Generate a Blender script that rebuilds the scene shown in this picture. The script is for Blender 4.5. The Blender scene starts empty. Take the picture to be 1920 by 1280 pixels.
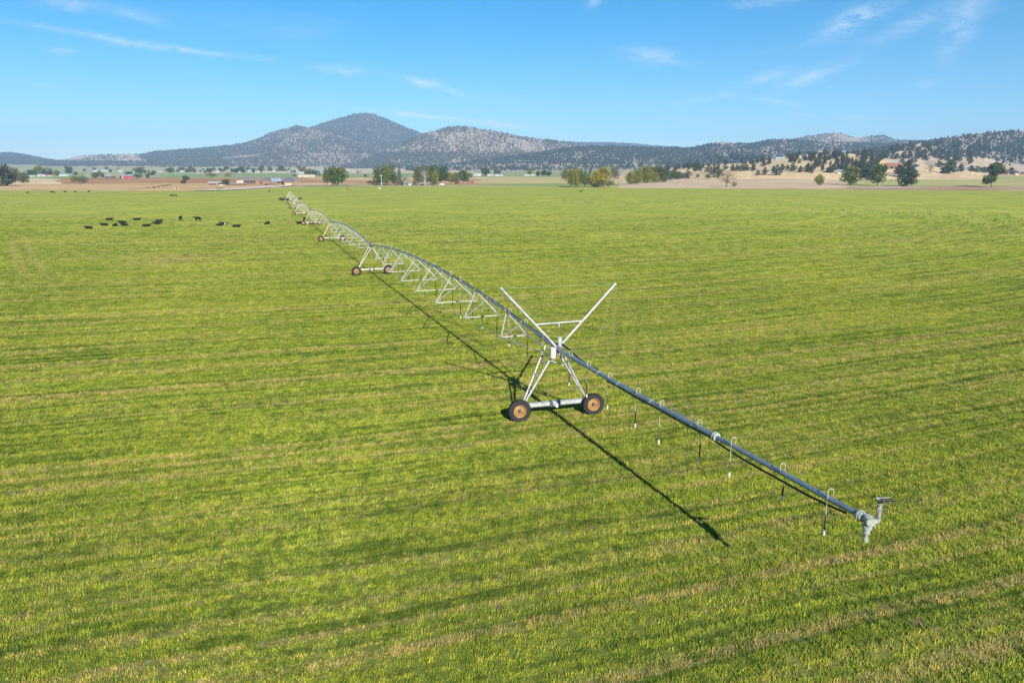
import bpy, math, random
import numpy as np
from math import sin, cos, tan, atan, atan2, pi, radians, sqrt, exp
from mathutils import Vector, Matrix

random.seed(7)
rng = np.random.default_rng(11)
S = bpy.context.scene
COL = S.collection

# ------------------------------------------------------------------ camera
FPX, CX, CY, YH, H = 1333.0, 960.0, 640.0, 330.0, 13.0     # focal length in px of a 1920 px wide picture
PITCH = atan((CY - YH) / FPX)
cam_d = bpy.data.cameras.new('camera')
cam = bpy.data.objects.new('camera', cam_d)
COL.objects.link(cam)
cam_d.sensor_width = 36.0
cam_d.lens = FPX / 1920 * 36
cam_d.clip_start = 0.3
cam_d.clip_end = 60000
cam.location = (0, 0, H)
cam.rotation_euler = (pi / 2 - PITCH, 0, 0)
S.camera = cam

# ------------------------------------------------------------------ exposure
S.view_settings.view_transform = 'Standard'
S.view_settings.look = 'None'
S.view_settings.gamma = 1
S.view_settings.use_curve_mapping = False
S.view_settings.exposure = 1.0
S.render.engine = 'CYCLES'
S.cycles.volume_bounces = 0
S.cycles.max_bounces = 5
S.cycles.diffuse_bounces = 3
S.cycles.transparent_max_bounces = 6
S.cycles.volume_step_rate = 4

# ------------------------------------------------------------------ sun and sky
SUNV = Vector((0.575, -1.73, 1.0)).normalized()            # towards the sun, read from the shadows
sun_d = bpy.data.lights.new('sun', 'SUN')
sun_d.energy = 5.0
sun_d.angle = radians(0.45)
sun_d.color = (1.0, 0.93, 0.82)
sun = bpy.data.objects.new('sun', sun_d)
COL.objects.link(sun)
sun.location = (40, -120, 90)
sun.rotation_euler = SUNV.to_track_quat('Z', 'Y').to_euler()

world = bpy.data.worlds.new('World')
S.world = world
world.use_nodes = True
WN, WL = world.node_tree.nodes, world.node_tree.links
WN.clear()


class NT:
    """tiny helper to wire shader nodes"""
    def __init__(s, nodes, links):
        s.n, s.l = nodes, links

    def node(s, typ, **kw):
        nd = s.n.new(typ)
        for k, v in kw.items():
            setattr(nd, k, v)
        return nd

    def put(s, sock, v):
        if hasattr(v, 'is_output') or hasattr(v, 'links'):
            s.l.new(v, sock)
        elif isinstance(v, (tuple, list)) and len(v) == 3 and sock.type == 'RGBA':
            sock.default_value = (*v, 1)
        else:
            sock.default_value = v

    def math(s, op, a, b=0.0, c=None, clamp=False):
        nd = s.node('ShaderNodeMath', operation=op, use_clamp=clamp)
        s.put(nd.inputs[0], a)
        s.put(nd.inputs[1], b)
        if c is not None:
            s.put(nd.inputs[2], c)
        return nd.outputs[0]

    def vec(s, op, a, b=(0, 0, 0)):
        nd = s.node('ShaderNodeVectorMath', operation=op)
        s.put(nd.inputs[0], a)
        s.put(nd.inputs[1], b)
        return nd.outputs['Value'] if op in ('LENGTH', 'DOT_PRODUCT') else nd.outputs[0]

    def comb(s, x, y, z=0.0):
        nd = s.node('ShaderNodeCombineXYZ')
        for i, v in enumerate((x, y, z)):
            s.put(nd.inputs[i], v)
        return nd.outputs[0]

    def sep(s, v):
        nd = s.node('ShaderNodeSeparateXYZ')
        s.l.new(v, nd.inputs[0])
        return nd.outputs

    def noise(s, vec, scale=1.0, detail=3.0, rough=0.55, dist=0.0):
        nd = s.node('ShaderNodeTexNoise')
        s.put(nd.inputs['Vector'], vec)
        nd.inputs['Scale'].default_value = scale
        nd.inputs['Detail'].default_value = detail
        nd.inputs['Roughness'].default_value = rough
        nd.inputs['Distortion'].default_value = dist
        return nd.outputs['Fac']

    def ramp(s, v, lo, hi):
        nd = s.node('ShaderNodeMapRange', interpolation_type='SMOOTHSTEP')
        s.put(nd.inputs['Value'], v)
        nd.inputs['From Min'].default_value = lo
        nd.inputs['From Max'].default_value = hi
        return nd.outputs[0]

    def mix(s, fac, a, b, mode='MIX'):
        nd = s.node('ShaderNodeMix', data_type='RGBA', blend_type=mode)
        s.put(nd.inputs[0], fac)
        s.put(nd.inputs[6], a)
        s.put(nd.inputs[7], b)
        return nd.outputs[2]


def lin(r, g, b):
    f = lambda c: c / 12.92 if c <= 0.04045 else ((c + 0.055) / 1.055) ** 2.4
    return (f(r / 255), f(g / 255), f(b / 255))


def ray(x, y):
    u, v = x - CX, y - CY
    return np.array([u, FPX * cos(PITCH) - v * sin(PITCH), -(v * cos(PITCH) + FPX * sin(PITCH))])


def uw(x, y):
    r = ray(x, y)
    return r[0] / r[1], r[2] / r[1]


def at_z(x, y, z=0.0):
    r = ray(x, y)
    return np.array([0, 0, H]) + r * (z - H) / r[2]


W = NT(WN, WL)
wout = W.node('ShaderNodeOutputWorld')
bg = W.node('ShaderNodeBackground')
bg.inputs['Strength'].default_value = 0.069
sky = W.node('ShaderNodeTexSky', sky_type='NISHITA')
sky.sun_disc = False
sky.sun_elevation = math.asin(SUNV.z)
sky.sun_rotation = atan2(SUNV.x, SUNV.y)
sky.altitude = 1200
sky.air_density = 1.0
sky.dust_density = 0.3
sky.ozone_density = 4.0
tc = W.node('ShaderNodeTexCoord')
wx, wy, wz = W.sep(tc.outputs['Generated'])
# thin cirrus: noise on a high flat layer, gathered into wisps at the places the sky shows them
ysafe = W.math('MAXIMUM', wy, 0.02)
du = W.math('DIVIDE', wx, ysafe)
dw = W.math('DIVIDE', wz, ysafe)
WISPS = [  # x, y, half length, half thickness, tilt (deg, rising to the right), strength
    (170, 66, 120, 5, -9, .38), (330, 93, 100, 5, -6, .5), (255, 30, 60, 8, -14, .3), (130, 10, 50, 10, -5, .4),
    (480, 108, 30, 4, -4, .55), (640, 133, 45, 8, -4, .6), (805, 160, 55, 7, -14, .75), (120, 97, 28, 6, -3, .3),
    (850, 224, 150, 4.5, -6, 1.0), (1230, 108, 60, 14, -6, .42), (1430, 146, 40, 9, 12, .55), (1520, 144, 55, 10, 19, .62),
    (1330, 184, 45, 5, 9, .5), (1455, 190, 40, 5, -9, .45), (1605, 36, 70, 17, 27, .55), (1720, 40, 75, 15, 24, .34),
    (1810, 45, 60, 24, 62, .42), (1605, 220, 40, 4, -2, .55), (1505, 216, 22, 4, -7, .4), (1350, 236, 80, 4, -9, .3),
    (1430, 5, 50, 8, 4, .4), (60, 228, 110, 6, 0, .22), (280, 235, 90, 5, -4, .18), (1740, 156, 24, 9, 0, .22),
    (40, 155, 60, 5, -6, .25), (1115, 3, 16, 9, 40, .35),
]
mask = None
for (px, py, hl, ht, tl, st) in WISPS:
    u0, w0 = uw(px, py)
    k = 1.0 / FPX
    c_, s_ = cos(radians(tl)), sin(radians(tl))
    a = W.math('SUBTRACT', du, u0)
    b = W.math('SUBTRACT', dw, w0)
    p_ = W.math('ADD', W.math('MULTIPLY', a, c_ / (hl * k)), W.math('MULTIPLY', b, s_ / (hl * k)))
    q_ = W.math('ADD', W.math('MULTIPLY', a, -s_ / (ht * k)), W.math('MULTIPLY', b, c_ / (ht * k)))
    r2 = W.math('ADD', W.math('MULTIPLY', p_, p_), W.math('MULTIPLY', q_, q_))
    g = W.math('MULTIPLY', W.math('POWER', 2.718, W.math('MULTIPLY', r2, -1.0)), st)
    mask = g if mask is None else W.math('ADD', mask, g)
front = W.ramp(wy, 0.05, 0.2)
mask = W.math('MULTIPLY', mask, front)
cv = W.comb(W.math('MULTIPLY', du, 16.0), W.math('MULTIPLY', dw, 60.0), 3.1)
cn = W.noise(cv, 1.0, 7.0, 0.68, 1.2)
cn2 = W.noise(W.comb(W.math('MULTIPLY', du, 5.0), W.math('MULTIPLY', dw, 14.0), 8.0), 1.0, 4.0, 0.6, 0.6)
wisp = W.math('MULTIPLY', mask, W.ramp(cn, 0.30, 0.68))
zs = W.math('MAXIMUM', wz, 0.08)
veil = W.noise(W.comb(W.math('DIVIDE', wx, zs), W.math('DIVIDE', wy, zs), 1.0), 0.5, 6.0, 0.6, 0.5)
veil = W.math('MULTIPLY', W.ramp(veil, 0.52, 0.85), 0.10)
wisp = W.math('ADD', wisp, W.math('MULTIPLY', veil, W.ramp(wz, 0.0, 0.1)), clamp=True)
hs = W.node('ShaderNodeHueSaturation')
hs.inputs['Saturation'].default_value = 1.36
hs.inputs['Hue'].default_value = 0.491
WL.new(sky.outputs[0], hs.inputs['Color'])
skyc = W.mix(W.math('MULTIPLY', wisp, 0.9), hs.outputs[0], (7.6, 8.0, 8.3))
WL.new(skyc, bg.inputs['Color'])
WL.new(bg.outputs[0], wout.inputs['Surface'])


# ------------------------------------------------------------------ helpers: objects
def tag(o, label=None, cat=None, group=None, kind=None):
    for k, v in (('label', label), ('category', cat), ('group', group), ('kind', kind)):
        if v:
            o[k] = v
    return o


def empty(name, loc, rz=0.0):
    o = bpy.data.objects.new(name, None)
    COL.objects.link(o)
    o.location = loc
    o.rotation_euler = (0, 0, rz)
    o.empty_display_size = 0.3
    return o


def link(name, me, parent=None, loc=None, rot=None):
    o = bpy.data.objects.new(name, me)
    COL.objects.link(o)
    if parent:
        o.parent = parent
    if loc is not None:
        o.location = loc
    if rot is not None:
        o.rotation_euler = rot
    return o


def copy_tree(o, parent=None):
    c = o.copy()
    COL.objects.link(c)
    c.parent = parent
    for ch in list(o.children):
        copy_tree(ch, c)
    return c


class MB:
    """mesh builder"""
    def __init__(s):
        s.v, s.f, s.m = [], [], []

    def add(s, vs, fs, m=0):
        b = len(s.v)
        s.v += [tuple(p) for p in vs]
        s.f += [tuple(i + b for i in f) for f in fs]
        s.m += [m] * len(fs)
        return s

    def tube(s, p0, p1, r, n=8, r1=None, m=0, cap=True):
        p0, p1 = Vector(p0), Vector(p1)
        d = (p1 - p0)
        if d.length < 1e-6:
            return s
        d.normalize()
        a = d.orthogonal().normalized()
        b = d.cross(a)
        r1 = r if r1 is None else r1
        vs = []
        for p, rr in ((p0, r), (p1, r1)):
            for i in range(n):
                t = 2 * pi * i / n
                vs.append(p + a * (cos(t) * rr) + b * (sin(t) * rr))
        fs = [(i, (i + 1) % n, n + (i + 1) % n, n + i) for i in range(n)]
        if cap:
            fs += [tuple(range(n - 1, -1, -1)), tuple(range(n, 2 * n))]
        return s.add(vs, fs, m)

    def path(s, pts, r, n=8, m=0):
        pts = [Vector(p) for p in pts]
        rs = r if isinstance(r, (list, tuple)) else [r] * len(pts)
        vs, a = [], None
        for i, p in enumerate(pts):
            d = (pts[min(i + 1, len(pts) - 1)] - pts[max(i - 1, 0)]).normalized()
            a = d.orthogonal().normalized() if a is None else (a - d * a.dot(d)).normalized()
            b = d.cross(a)
            for k in range(n):
                t = 2 * pi * k / n
                vs.append(p + a * (cos(t) * rs[i]) + b * (sin(t) * rs[i]))
        fs = []
        for i in range(len(pts) - 1):
            for k in range(n):
                k2 = (k + 1) % n
                fs.append((i * n + k, i * n + k2, (i + 1) * n + k2, (i + 1) * n + k))
        fs += [tuple(range(n - 1, -1, -1)), tuple(range((len(pts) - 1) * n, len(pts) * n))]
        return s.add(vs, fs, m)

    def box(s, c, size, M=None, m=0):
        vs = []
        for x in (-.5, .5):
            for y in (-.5, .5):
                for z in (-.5, .5):
                    p = Vector((x * size[0], y * size[1], z * size[2]))
                    if M is not None:
                        p = M @ p
                    vs.append(p + Vector(c))
        fs = [(0, 1, 3, 2), (4, 6, 7, 5), (0, 4, 5, 1), (2, 3, 7, 6), (0, 2, 6, 4), (1, 5, 7, 3)]
        return s.add(vs, fs, m)

    def lathe(s, prof, axis='Z', c=(0, 0, 0), n=24, m=0, closed=False):
        """prof: list of (radius, height along the axis)"""
        vs, fs = [], []
        for r, h in prof:
            for k in range(n):
                t = 2 * pi * k / n
                x, y = r * cos(t), r * sin(t)
                p = {'Z': (x, y, h), 'Y': (x, h, y), 'X': (h, x, y)}[axis]
                vs.append((p[0] + c[0], p[1] + c[1], p[2] + c[2]))
        R = len(prof)
        for i in range(R if closed else R - 1):
            j = (i + 1) % R
            for k in range(n):
                k2 = (k + 1) % n
                fs.append((i * n + k, i * n + k2, j * n + k2, j * n + k))
        return s.add(vs, fs, m)

    def mesh(s, name, mats, smooth=False):
        me = bpy.data.meshes.new(name)
        me.from_pydata(s.v, [], s.f)
        for mt in (mats if isinstance(mats, (list, tuple)) else [mats]):
            me.materials.append(mt)
        if any(s.m):
            me.polygons.foreach_set('material_index', s.m)
        if smooth:
            me.polygons.foreach_set('use_smooth', [True] * len(s.f))
            try:
                me.set_sharp_from_angle(angle=radians(40))
            except Exception:
                pass
        me.update()
        return me


def np_mesh(name, verts, faces_tri=None, faces_quad=None, mat=None, smooth=False):
    """fast mesh from numpy arrays"""
    me = bpy.data.meshes.new(name)
    nt = 0 if faces_tri is None else len(faces_tri)
    nq = 0 if faces_quad is None else len(faces_quad)
    me.vertices.add(len(verts))
    me.vertices.foreach_set('co', np.asarray(verts, np.float32).ravel())
    loops, starts = [], []
    if nt:
        loops.append(np.asarray(faces_tri, np.int32).ravel())
        starts.append(np.arange(nt) * 3)
    if nq:
        loops.append(np.asarray(faces_quad, np.int32).ravel())
        starts.append(nt * 3 + np.arange(nq) * 4)
    lp = np.concatenate(loops)
    me.loops.add(len(lp))
    me.loops.foreach_set('vertex_index', lp)
    me.polygons.add(nt + nq)
    me.polygons.foreach_set('loop_start', np.concatenate(starts).astype(np.int32))
    if smooth:
        me.polygons.foreach_set('use_smooth', np.ones(nt + nq, bool))
    me.update(calc_edges=True)
    if mat:
        me.materials.append(mat)
    return me


# ------------------------------------------------------------------ materials
def material(name):
    m = bpy.data.materials.new(name)
    m.use_nodes = True
    nt = m.node_tree
    nt.nodes.clear()
    T = NT(nt.nodes, nt.links)
    out = T.node('ShaderNodeOutputMaterial')
    b = T.node('ShaderNodeBsdfPrincipled')
    nt.links.new(b.outputs[0], out.inputs['Surface'])
    return m, T, b, out


def simple(name, col, rough=0.7, metal=0.0, var=0.15, scale=8.0, var_col=None, bump=0.0, spec=0.4):
    m, T, b, out = material(name)
    g = T.node('ShaderNodeTexCoord')
    n = T.noise(g.outputs['Object'], scale, 5.0, 0.6)
    c2 = var_col if var_col else tuple(c * (1 - var * 2) for c in col)
    c = T.mix(T.ramp(n, 0.35, 0.7), col, c2)
    T.put(b.inputs['Base Color'], c)
    b.inputs['Roughness'].default_value = rough
    b.inputs['Metallic'].default_value = metal
    b.inputs['Specular IOR Level'].default_value = spec
    if bump:
        bp = T.node('ShaderNodeBump')
        bp.inputs['Strength'].default_value = bump
        bp.inputs['Distance'].default_value = 0.02
        T.l.new(T.noise(g.outputs['Object'], scale * 3, 4.0), bp.inputs['Height'])
        T.l.new(bp.outputs[0], b.inputs['Normal'])
    return m


M = {}
M['galvanised'] = simple('galvanised', (.41, .42, .41), .5, .15, .12, 3.0, (.28, .29, .29), spec=.5)
M['sunlit_galvanised'] = simple('sunlit_galvanised', (.46, .42, .32), .55, .1, .12, 2.0, (.36, .33, .25))  # galvanised steel again, its warm sunlit look put into the colour
M['pipe_steel'] = simple('pipe_steel', (.24, .31, .37), .38, .55, .12, 2.5, (.17, .22, .27))
M['pale_plastic'] = simple('pale_plastic', (.30, .34, .29), .45, 0, .08, 9.0, (.20, .23, .19))
M['rubber'] = simple('rubber', (.010, .010, .012), .75, 0, .2, 9.0, (.022, .020, .018))
M['rim_orange'] = simple('rim_orange', (.31, .175, .055), .6, 0, .1, 7.0, (.19, .095, .04))
M['hose_black'] = simple('hose_black', (.012, .013, .016), .5, 0, .1)
M['hose_grey'] = simple('hose_grey', (.36, .37, .36), .5, 0, .1)
M['gooseneck'] = simple('gooseneck', (.50, .47, .37), .45, .2, .1)
M['wire'] = simple('wire', (.38, .37, .30), .5, .3, .1)
M['dark_box'] = simple('dark_box', (.07, .08, .10), .5, .1, .1)
M['black_hide'] = simple('black_hide', (.008, .008, .009), .8, 0, .1, 3.0, (.014, .012, .012), spec=.2)
M['brown_hide'] = simple('brown_hide', (.12, .045, .02), .8, 0, .1, 3.0, spec=.2)
M['white_hide'] = simple('white_hide', (.72, .69, .64), .8, 0, .05, 3.0, spec=.2)
M['trunk'] = simple('trunk', (.16, .12, .09), .9, 0, .2, 2.0, (.10, .08, .06))
M['pale_trunk'] = simple('pale_trunk', (.50, .45, .37), .9, 0, .1, 2.0, (.36, .31, .25))
M['white_paint'] = simple('white_paint', (.54, .54, .53), .6, 0, .05, .3)
M['zinc'] = simple('zinc', (.33, .34, .33), .45, .3, .1, 9.0, (.22, .23, .23))
M['house_white'] = simple('house_white', (.40, .40, .39), .7, 0, .06, .3)
M['cream_wall'] = simple('cream_wall', (.50, .38, .21), .8, 0, .1, .2, (.42, .30, .16))
M['red_wall'] = simple('red_wall', (.28, .032, .03), .7, 0, .1, .4)
M['brown_wall'] = simple('brown_wall', (.13, .06, .045), .8, 0, .1, .4)
M['dark_roof'] = simple('dark_roof', (.05, .052, .06), .7, 0, .1, .3)
M['brown_roof'] = simple('brown_roof', (.20, .165, .15), .7, 0, .1, .2, (.15, .125, .11))
M['grey_roof'] = simple('grey_roof', (.27, .29, .31), .6, .2, .1, .3)
M['blue_roof'] = simple('blue_roof', (.22, .29, .35), .5, .2, .1, .3)
M['white_roof'] = simple('white_roof', (.34, .36, .37), .5, 0, .06, .3)
M['terracotta'] = simple('terracotta', (.25, .11, .065), .8, 0, .1, .4)
M['opening'] = simple('opening', (.012, .012, .014), .9)
M['timber'] = simple('timber', (.22, .15, .10), .9, 0, .15, 1.0)
M['weathered'] = simple('weathered', (.32, .28, .23), .9, 0, .15, 1.0)
M['green_wall'] = simple('green_wall', (.12, .15, .11), .8, 0, .1, .3)
M['rust'] = simple('rust', (.20, .09, .05), .9, 0, .2, 1.0)
M['tan_soil'] = simple('tan_soil', (.45, .33, .22), .95, 0, .12, .5)
M['gravel'] = simple('gravel', (.52, .44, .36), .95, 0, .1, .4)


def foliage(name, c1, c2, c3, scale=0.35):
    m, T, b, out = material(name)
    g = T.node('ShaderNodeTexCoord')
    oi = T.node('ShaderNodeObjectInfo')
    n = T.noise(T.vec('ADD', g.outputs['Object'], T.comb(T.math('MULTIPLY', oi.outputs['Random'], 50.0), 0.0)), scale, 4.0, 0.65)
    n2 = T.noise(g.outputs['Object'], scale * 6, 3.0, 0.6)
    c = T.mix(T.ramp(n, .38, .62), c1, c2)
    c = T.mix(T.math('MULTIPLY', T.ramp(n2, .5, .75), .7), c, c3)
    c = T.mix(T.math('MULTIPLY', oi.outputs['Random'], .35), c, tuple(k * .6 for k in c1))
    T.put(b.inputs['Base Color'], c)
    b.inputs['Roughness'].default_value = .75
    b.inputs['Specular IOR Level'].default_value = .15
    tr = T.node('ShaderNodeBsdfTranslucent')
    T.put(tr.inputs['Color'], c)
    mx = T.node('ShaderNodeMixShader')
    mx.inputs[0].default_value = .25
    T.l.new(b.outputs[0], mx.inputs[1])
    T.l.new(tr.outputs[0], mx.inputs[2])
    T.l.new(mx.outputs[0], out.inputs['Surface'])
    return m


M['leaf_green'] = foliage('leaf_green', (.078, .112, .020), (.15, .175, .032), (.21, .21, .05))
M['leaf_dark'] = foliage('leaf_dark', (.052, .082, .022), (.094, .124, .034), (.145, .16, .048))
M['leaf_olive'] = foliage('leaf_olive', (.11, .115, .045), (.16, .155, .065), (.20, .18, .09))
M['leaf_yellow'] = foliage('leaf_yellow', (.21, .19, .022), (.33, .26, .025), (.15, .16, .03))
M['leaf_yellowgreen'] = foliage('leaf_yellowgreen', (.15, .17, .024), (.22, .22, .032), (.10, .14, .024))
M['leaf_rust'] = foliage('leaf_rust', (.22, .13, .05), (.28, .19, .08), (.13, .09, .04))
M['leaf_pale'] = foliage('leaf_pale', (.20, .19, .15), (.26, .25, .20), (.14, .14, .10))
M['needle'] = foliage('needle', (.052, .066, .034), (.078, .088, .048), (.11, .11, .062))

# ------------------------------------------------------------------ terrain functions (heights of the valley and hills)
def hash2(ix, iy, s):
    h = (ix.astype(np.int64) * 374761393 + iy.astype(np.int64) * 668265263 + s * 974634777) & 0x7fffffff
    h = (h ^ (h >> 13)) * 1274126177 & 0x7fffffff
    return ((h ^ (h >> 16)) & 0xffff) / 65535.0


def vnoise(x, y, s=0):
    x = np.asarray(x, float)
    y = np.asarray(y, float)
    ix, iy = np.floor(x), np.floor(y)
    fx, fy = x - ix, y - iy
    fx = fx * fx * (3 - 2 * fx)
    fy = fy * fy * (3 - 2 * fy)
    a, b = hash2(ix, iy, s), hash2(ix + 1, iy, s)
    c, d = hash2(ix, iy + 1, s), hash2(ix + 1, iy + 1, s)
    return (a * (1 - fx) + b * fx) * (1 - fy) + (c * (1 - fx) + d * fx) * fy


def fbm(x, y, s=0, o=4):
    t, a, n = 0, 1, 0
    for i in range(o):
        t = t + a * vnoise(x * 2 ** i, y * 2 ** i, s + i)
        n += a
        a *= .5
    return t / n


F0 = FPX / cos(PITCH)
VX = [-900, 0, 300, 400, 480, 560, 720, 900, 1150, 1300, 1500, 1650, 1920, 2800]
VE = [357, 357, 358.5, 357.5, 354.5, 350.5, 350.5, 351, 352, 353, 355, 356, 357, 357]       # far edge of the green field
VR = [  # distance, then bearing heights (picture rows) at the columns VX
    (1000, [347, 347, 346, 346, 346, 345.5, 346.5, 346, 345, 343, 342, 343, 345, 345]),
    (1350, [338, 338, 337, 337, 337, 338, 338, 337, 336, 332, 330, 330, 332, 332]),
    (1700, [332, 332, 332, 332, 332, 332, 331, 331, 330, 326, 323, 323, 324, 324]),
    (2200, [326, 326, 326, 326, 326, 326, 325, 325, 325, 320, 317, 316, 315, 315]),
    (3000, [318, 318, 319, 319, 319, 319, 319, 318, 318, 312, 310, 308, 306, 306]),
    (4500, [309, 309, 309, 309, 309, 309, 309, 308, 307, 303, 300, 298, 297, 297]),
    (12000, [303, 303, 303, 303, 303, 303, 302, 302, 300, 298, 296, 295, 294, 294]),
]
VU = np.array([(x - CX) / F0 for x in VX])


def y2w(y):
    return (YH - np.asarray(y, float)) / F0


def edge_d(u):
    return np.interp(u, VU, [H * F0 / (y - YH) for y in VE])


def valley(u, Y):
    """height of the valley floor at bearing u = X / Y and distance Y (arrays)"""
    u = np.asarray(u, float)
    Y = np.asarray(Y, float)
    e = edge_d(u)
    ds = [e] + [np.full_like(e, d) for d, _ in VR]
    zs = [np.zeros_like(e)] + [H + np.interp(u, VU, y2w(ys)) * d for d, ys in VR]
    z = np.where(Y <= e, 0.0, zs[-1])
    for i in range(len(ds) - 1):
        t = np.clip((Y - ds[i]) / (ds[i + 1] - ds[i]), 0, 1)
        z = np.where((Y > ds[i]) & (Y <= ds[i + 1]), zs[i] * (1 - t) + zs[i + 1] * t, z)
    return z


class Hill:
    def __init__(s, name, D, wf, wb, sky_, power=1.15, gully=.07, seed=1):
        s.name, s.D, s.wf, s.wb, s.p, s.g, s.seed = name, D, wf, wb, power, gully, seed
        pts = [uw(*q) for q in sky_]
        us, ws = np.array([p[0] for p in pts]), np.array([p[1] for p in pts])
        s.u0, s.u1 = us[0], us[-1]
        s.uu = np.linspace(us[0], us[-1], 900)
        w = np.interp(s.uu, us, ws)
        k = max(3, int(10 / 1369 / (s.uu[1] - s.uu[0]) * 1.0) | 1)
        ker = np.hanning(k + 2)[1:-1]
        ker /= ker.sum()
        wp = np.pad(w, k // 2, mode='edge')
        s.ww = np.convolve(wp, ker, 'valid')[:len(w)]
        s.ww += (fbm(s.uu * 90, s.uu * 0 + seed, seed, 3) - .5) * (1.0 if name == 'mountain' else 2.6) / 1369

    def height(s, u, Y):
        u = np.asarray(u, float)
        Y = np.asarray(Y, float)
        w = np.interp(u, s.uu, s.ww)
        zc = H + w * s.D
        vb = valley(u, np.full_like(Y, s.D))
        v = valley(u, Y)
        if u.max() < s.u0 or u.min() > s.u1 or Y.max() < s.D - s.wf or Y.min() > s.D + s.wb:
            return v - 3.0
        rise = np.maximum(zc - vb, 0)
        t = np.clip((Y - (s.D - s.wf)) / s.wf, 0, 1)
        tb = np.clip((Y - s.D) / s.wb, 0, 1)
        gn = (fbm(u * 42 + s.seed, Y / s.wf * 1.2, s.seed, 4) - .5) * 2
        f = np.where(Y <= s.D, t ** s.p + s.g * gn * np.sin(pi * t) ** .8, 1 - tb ** 1.4)
        ok = (u >= s.u0) & (u <= s.u1) & (Y > s.D - s.wf) & (Y < s.D + s.wb)
        return np.where(ok, v + rise * f - np.where(rise <= 0, 2.0, 0), v - 3.0)


HILLS = [
    Hill('mountain', 7200, 2600, 1500, [(430, 296), (480, 276), (520, 256), (560, 245), (585, 238), (610, 230), (640, 221), (665, 214.5),
                                        (688, 212), (706, 216), (726, 224), (750, 234.5), (775, 245), (800, 253), (840, 263), (900, 276), (960, 296)], 1.1, .05, 3),
    Hill('hill', 8800, 1600, 1200, [(1010, 278), (1060, 267), (1110, 268), (1160, 269), (1200, 272), (1250, 276), (1300, 279), (1360, 286), (1420, 298)], 1.2, .04, 5),
    Hill('hill', 6200, 1900, 1200, [(-700, 282), (-300, 276), (-100, 281), (0, 287), (22, 287.5), (40, 289), (60, 293.5), (80, 298), (100, 301), (130, 303), (200, 307)], 1.15, .05, 7),
    Hill('hill', 5600, 2000, 1000, [(60, 307), (110, 302), (130, 297), (150, 293), (190, 290.5), (230, 290.5), (265, 290), (285, 286), (330, 281), (390, 276.5), (430, 273), (455, 268.5),
                                    (480, 261.5), (505, 250), (520, 246), (540, 240), (556, 235.5), (575, 239), (600, 243), (640, 252), (700, 262), (760, 272), (840, 300)], 1.2, .08, 9),
    Hill('hill', 4700, 1500, 900, [(640, 306), (700, 286), (740, 273), (770, 261), (800, 250), (830, 241), (858, 236.5), (890, 240), (930, 247), (980, 257), (1030, 263),
                                   (1065, 266), (1090, 273), (1130, 281), (1180, 300)], 1.2, .09, 11),
    Hill('hill', 5800, 1500, 900, [(1440, 280), (1478, 265), (1500, 258), (1520, 254), (1545, 250.5), (1565, 249), (1590, 253), (1610, 258.5), (1630, 255), (1655, 254),
                                   (1680, 262), (1700, 264), (1760, 265), (1850, 275)], 1.2, .06, 13),
    Hill('hill', 3700, 1100, 800, [(760, 310), (850, 302), (950, 294), (1030, 283), (1090, 276), (1150, 275), (1210, 277), (1290, 278), (1318, 273), (1336, 268), (1355, 265.5), (1375, 267.5),
                                   (1395, 271.5), (1420, 268), (1442, 263.5), (1470, 262.5), (1500, 263), (1560, 268), (1640, 270), (1700, 266), (1760, 266), (1900, 285)], 1.2, .07, 15),
    Hill('hill', 2700, 800, 700, [(1560, 300), (1640, 284), (1700, 272), (1740, 266), (1762, 262), (1790, 256), (1830, 250.5), (1870, 247.5), (1920, 245), (2100, 238), (2500, 240), (2900, 260)], 1.15, .06, 17),
    Hill('knoll', 2150, 480, 450, [(1500, 312), (1560, 296), (1620, 284), (1660, 277), (1700, 271.5), (1722, 269.5), (1752, 273), (1790, 282), (1830, 290), (1870, 299), (1930, 305), (2020, 315)], 1.0, .05, 19),
    Hill('knoll', 1600, 430, 400, [(1130, 330), (1200, 323), (1260, 317), (1320, 311), (1380, 306.5), (1430, 300.5), (1470, 295.5), (1520, 289.5), (1560, 288), (1600, 289), (1640, 294),
                                   (1700, 304), (1760, 314), (1830, 324), (1900, 330)], 1.0, .05, 21),
]


def ground(u, Y):
    z = valley(u, Y)
    for h in HILLS:
        z = np.maximum(z, h.height(u, Y))
    return z


YS = np.geomspace(14, 9000, 420)


def place(x, y):
    """point of the ground seen at picture position (x, y)"""
    u, w = uw(x, y)
    lo, hi = 14.0, 9000.0
    for arr in (YS, None):
        if arr is None:
            arr = np.linspace(lo, hi, 40)
        g = ground(np.full_like(arr, u), arr)
        hit = np.nonzero(H + w * arr <= g)[0]
        if not len(hit):
            lo = hi = 5000.0
            break
        lo, hi = arr[max(0, hit[0] - 1)], arr[hit[0]]
    Y = float(hi)
    return Vector((u * Y, Y, float(ground(np.array([u]), np.array([Y]))[0])))


def ppm(p):
    """picture pixels per metre at a point"""
    return FPX / (p.y * cos(PITCH) - (p.z - H) * sin(PITCH))


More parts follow.
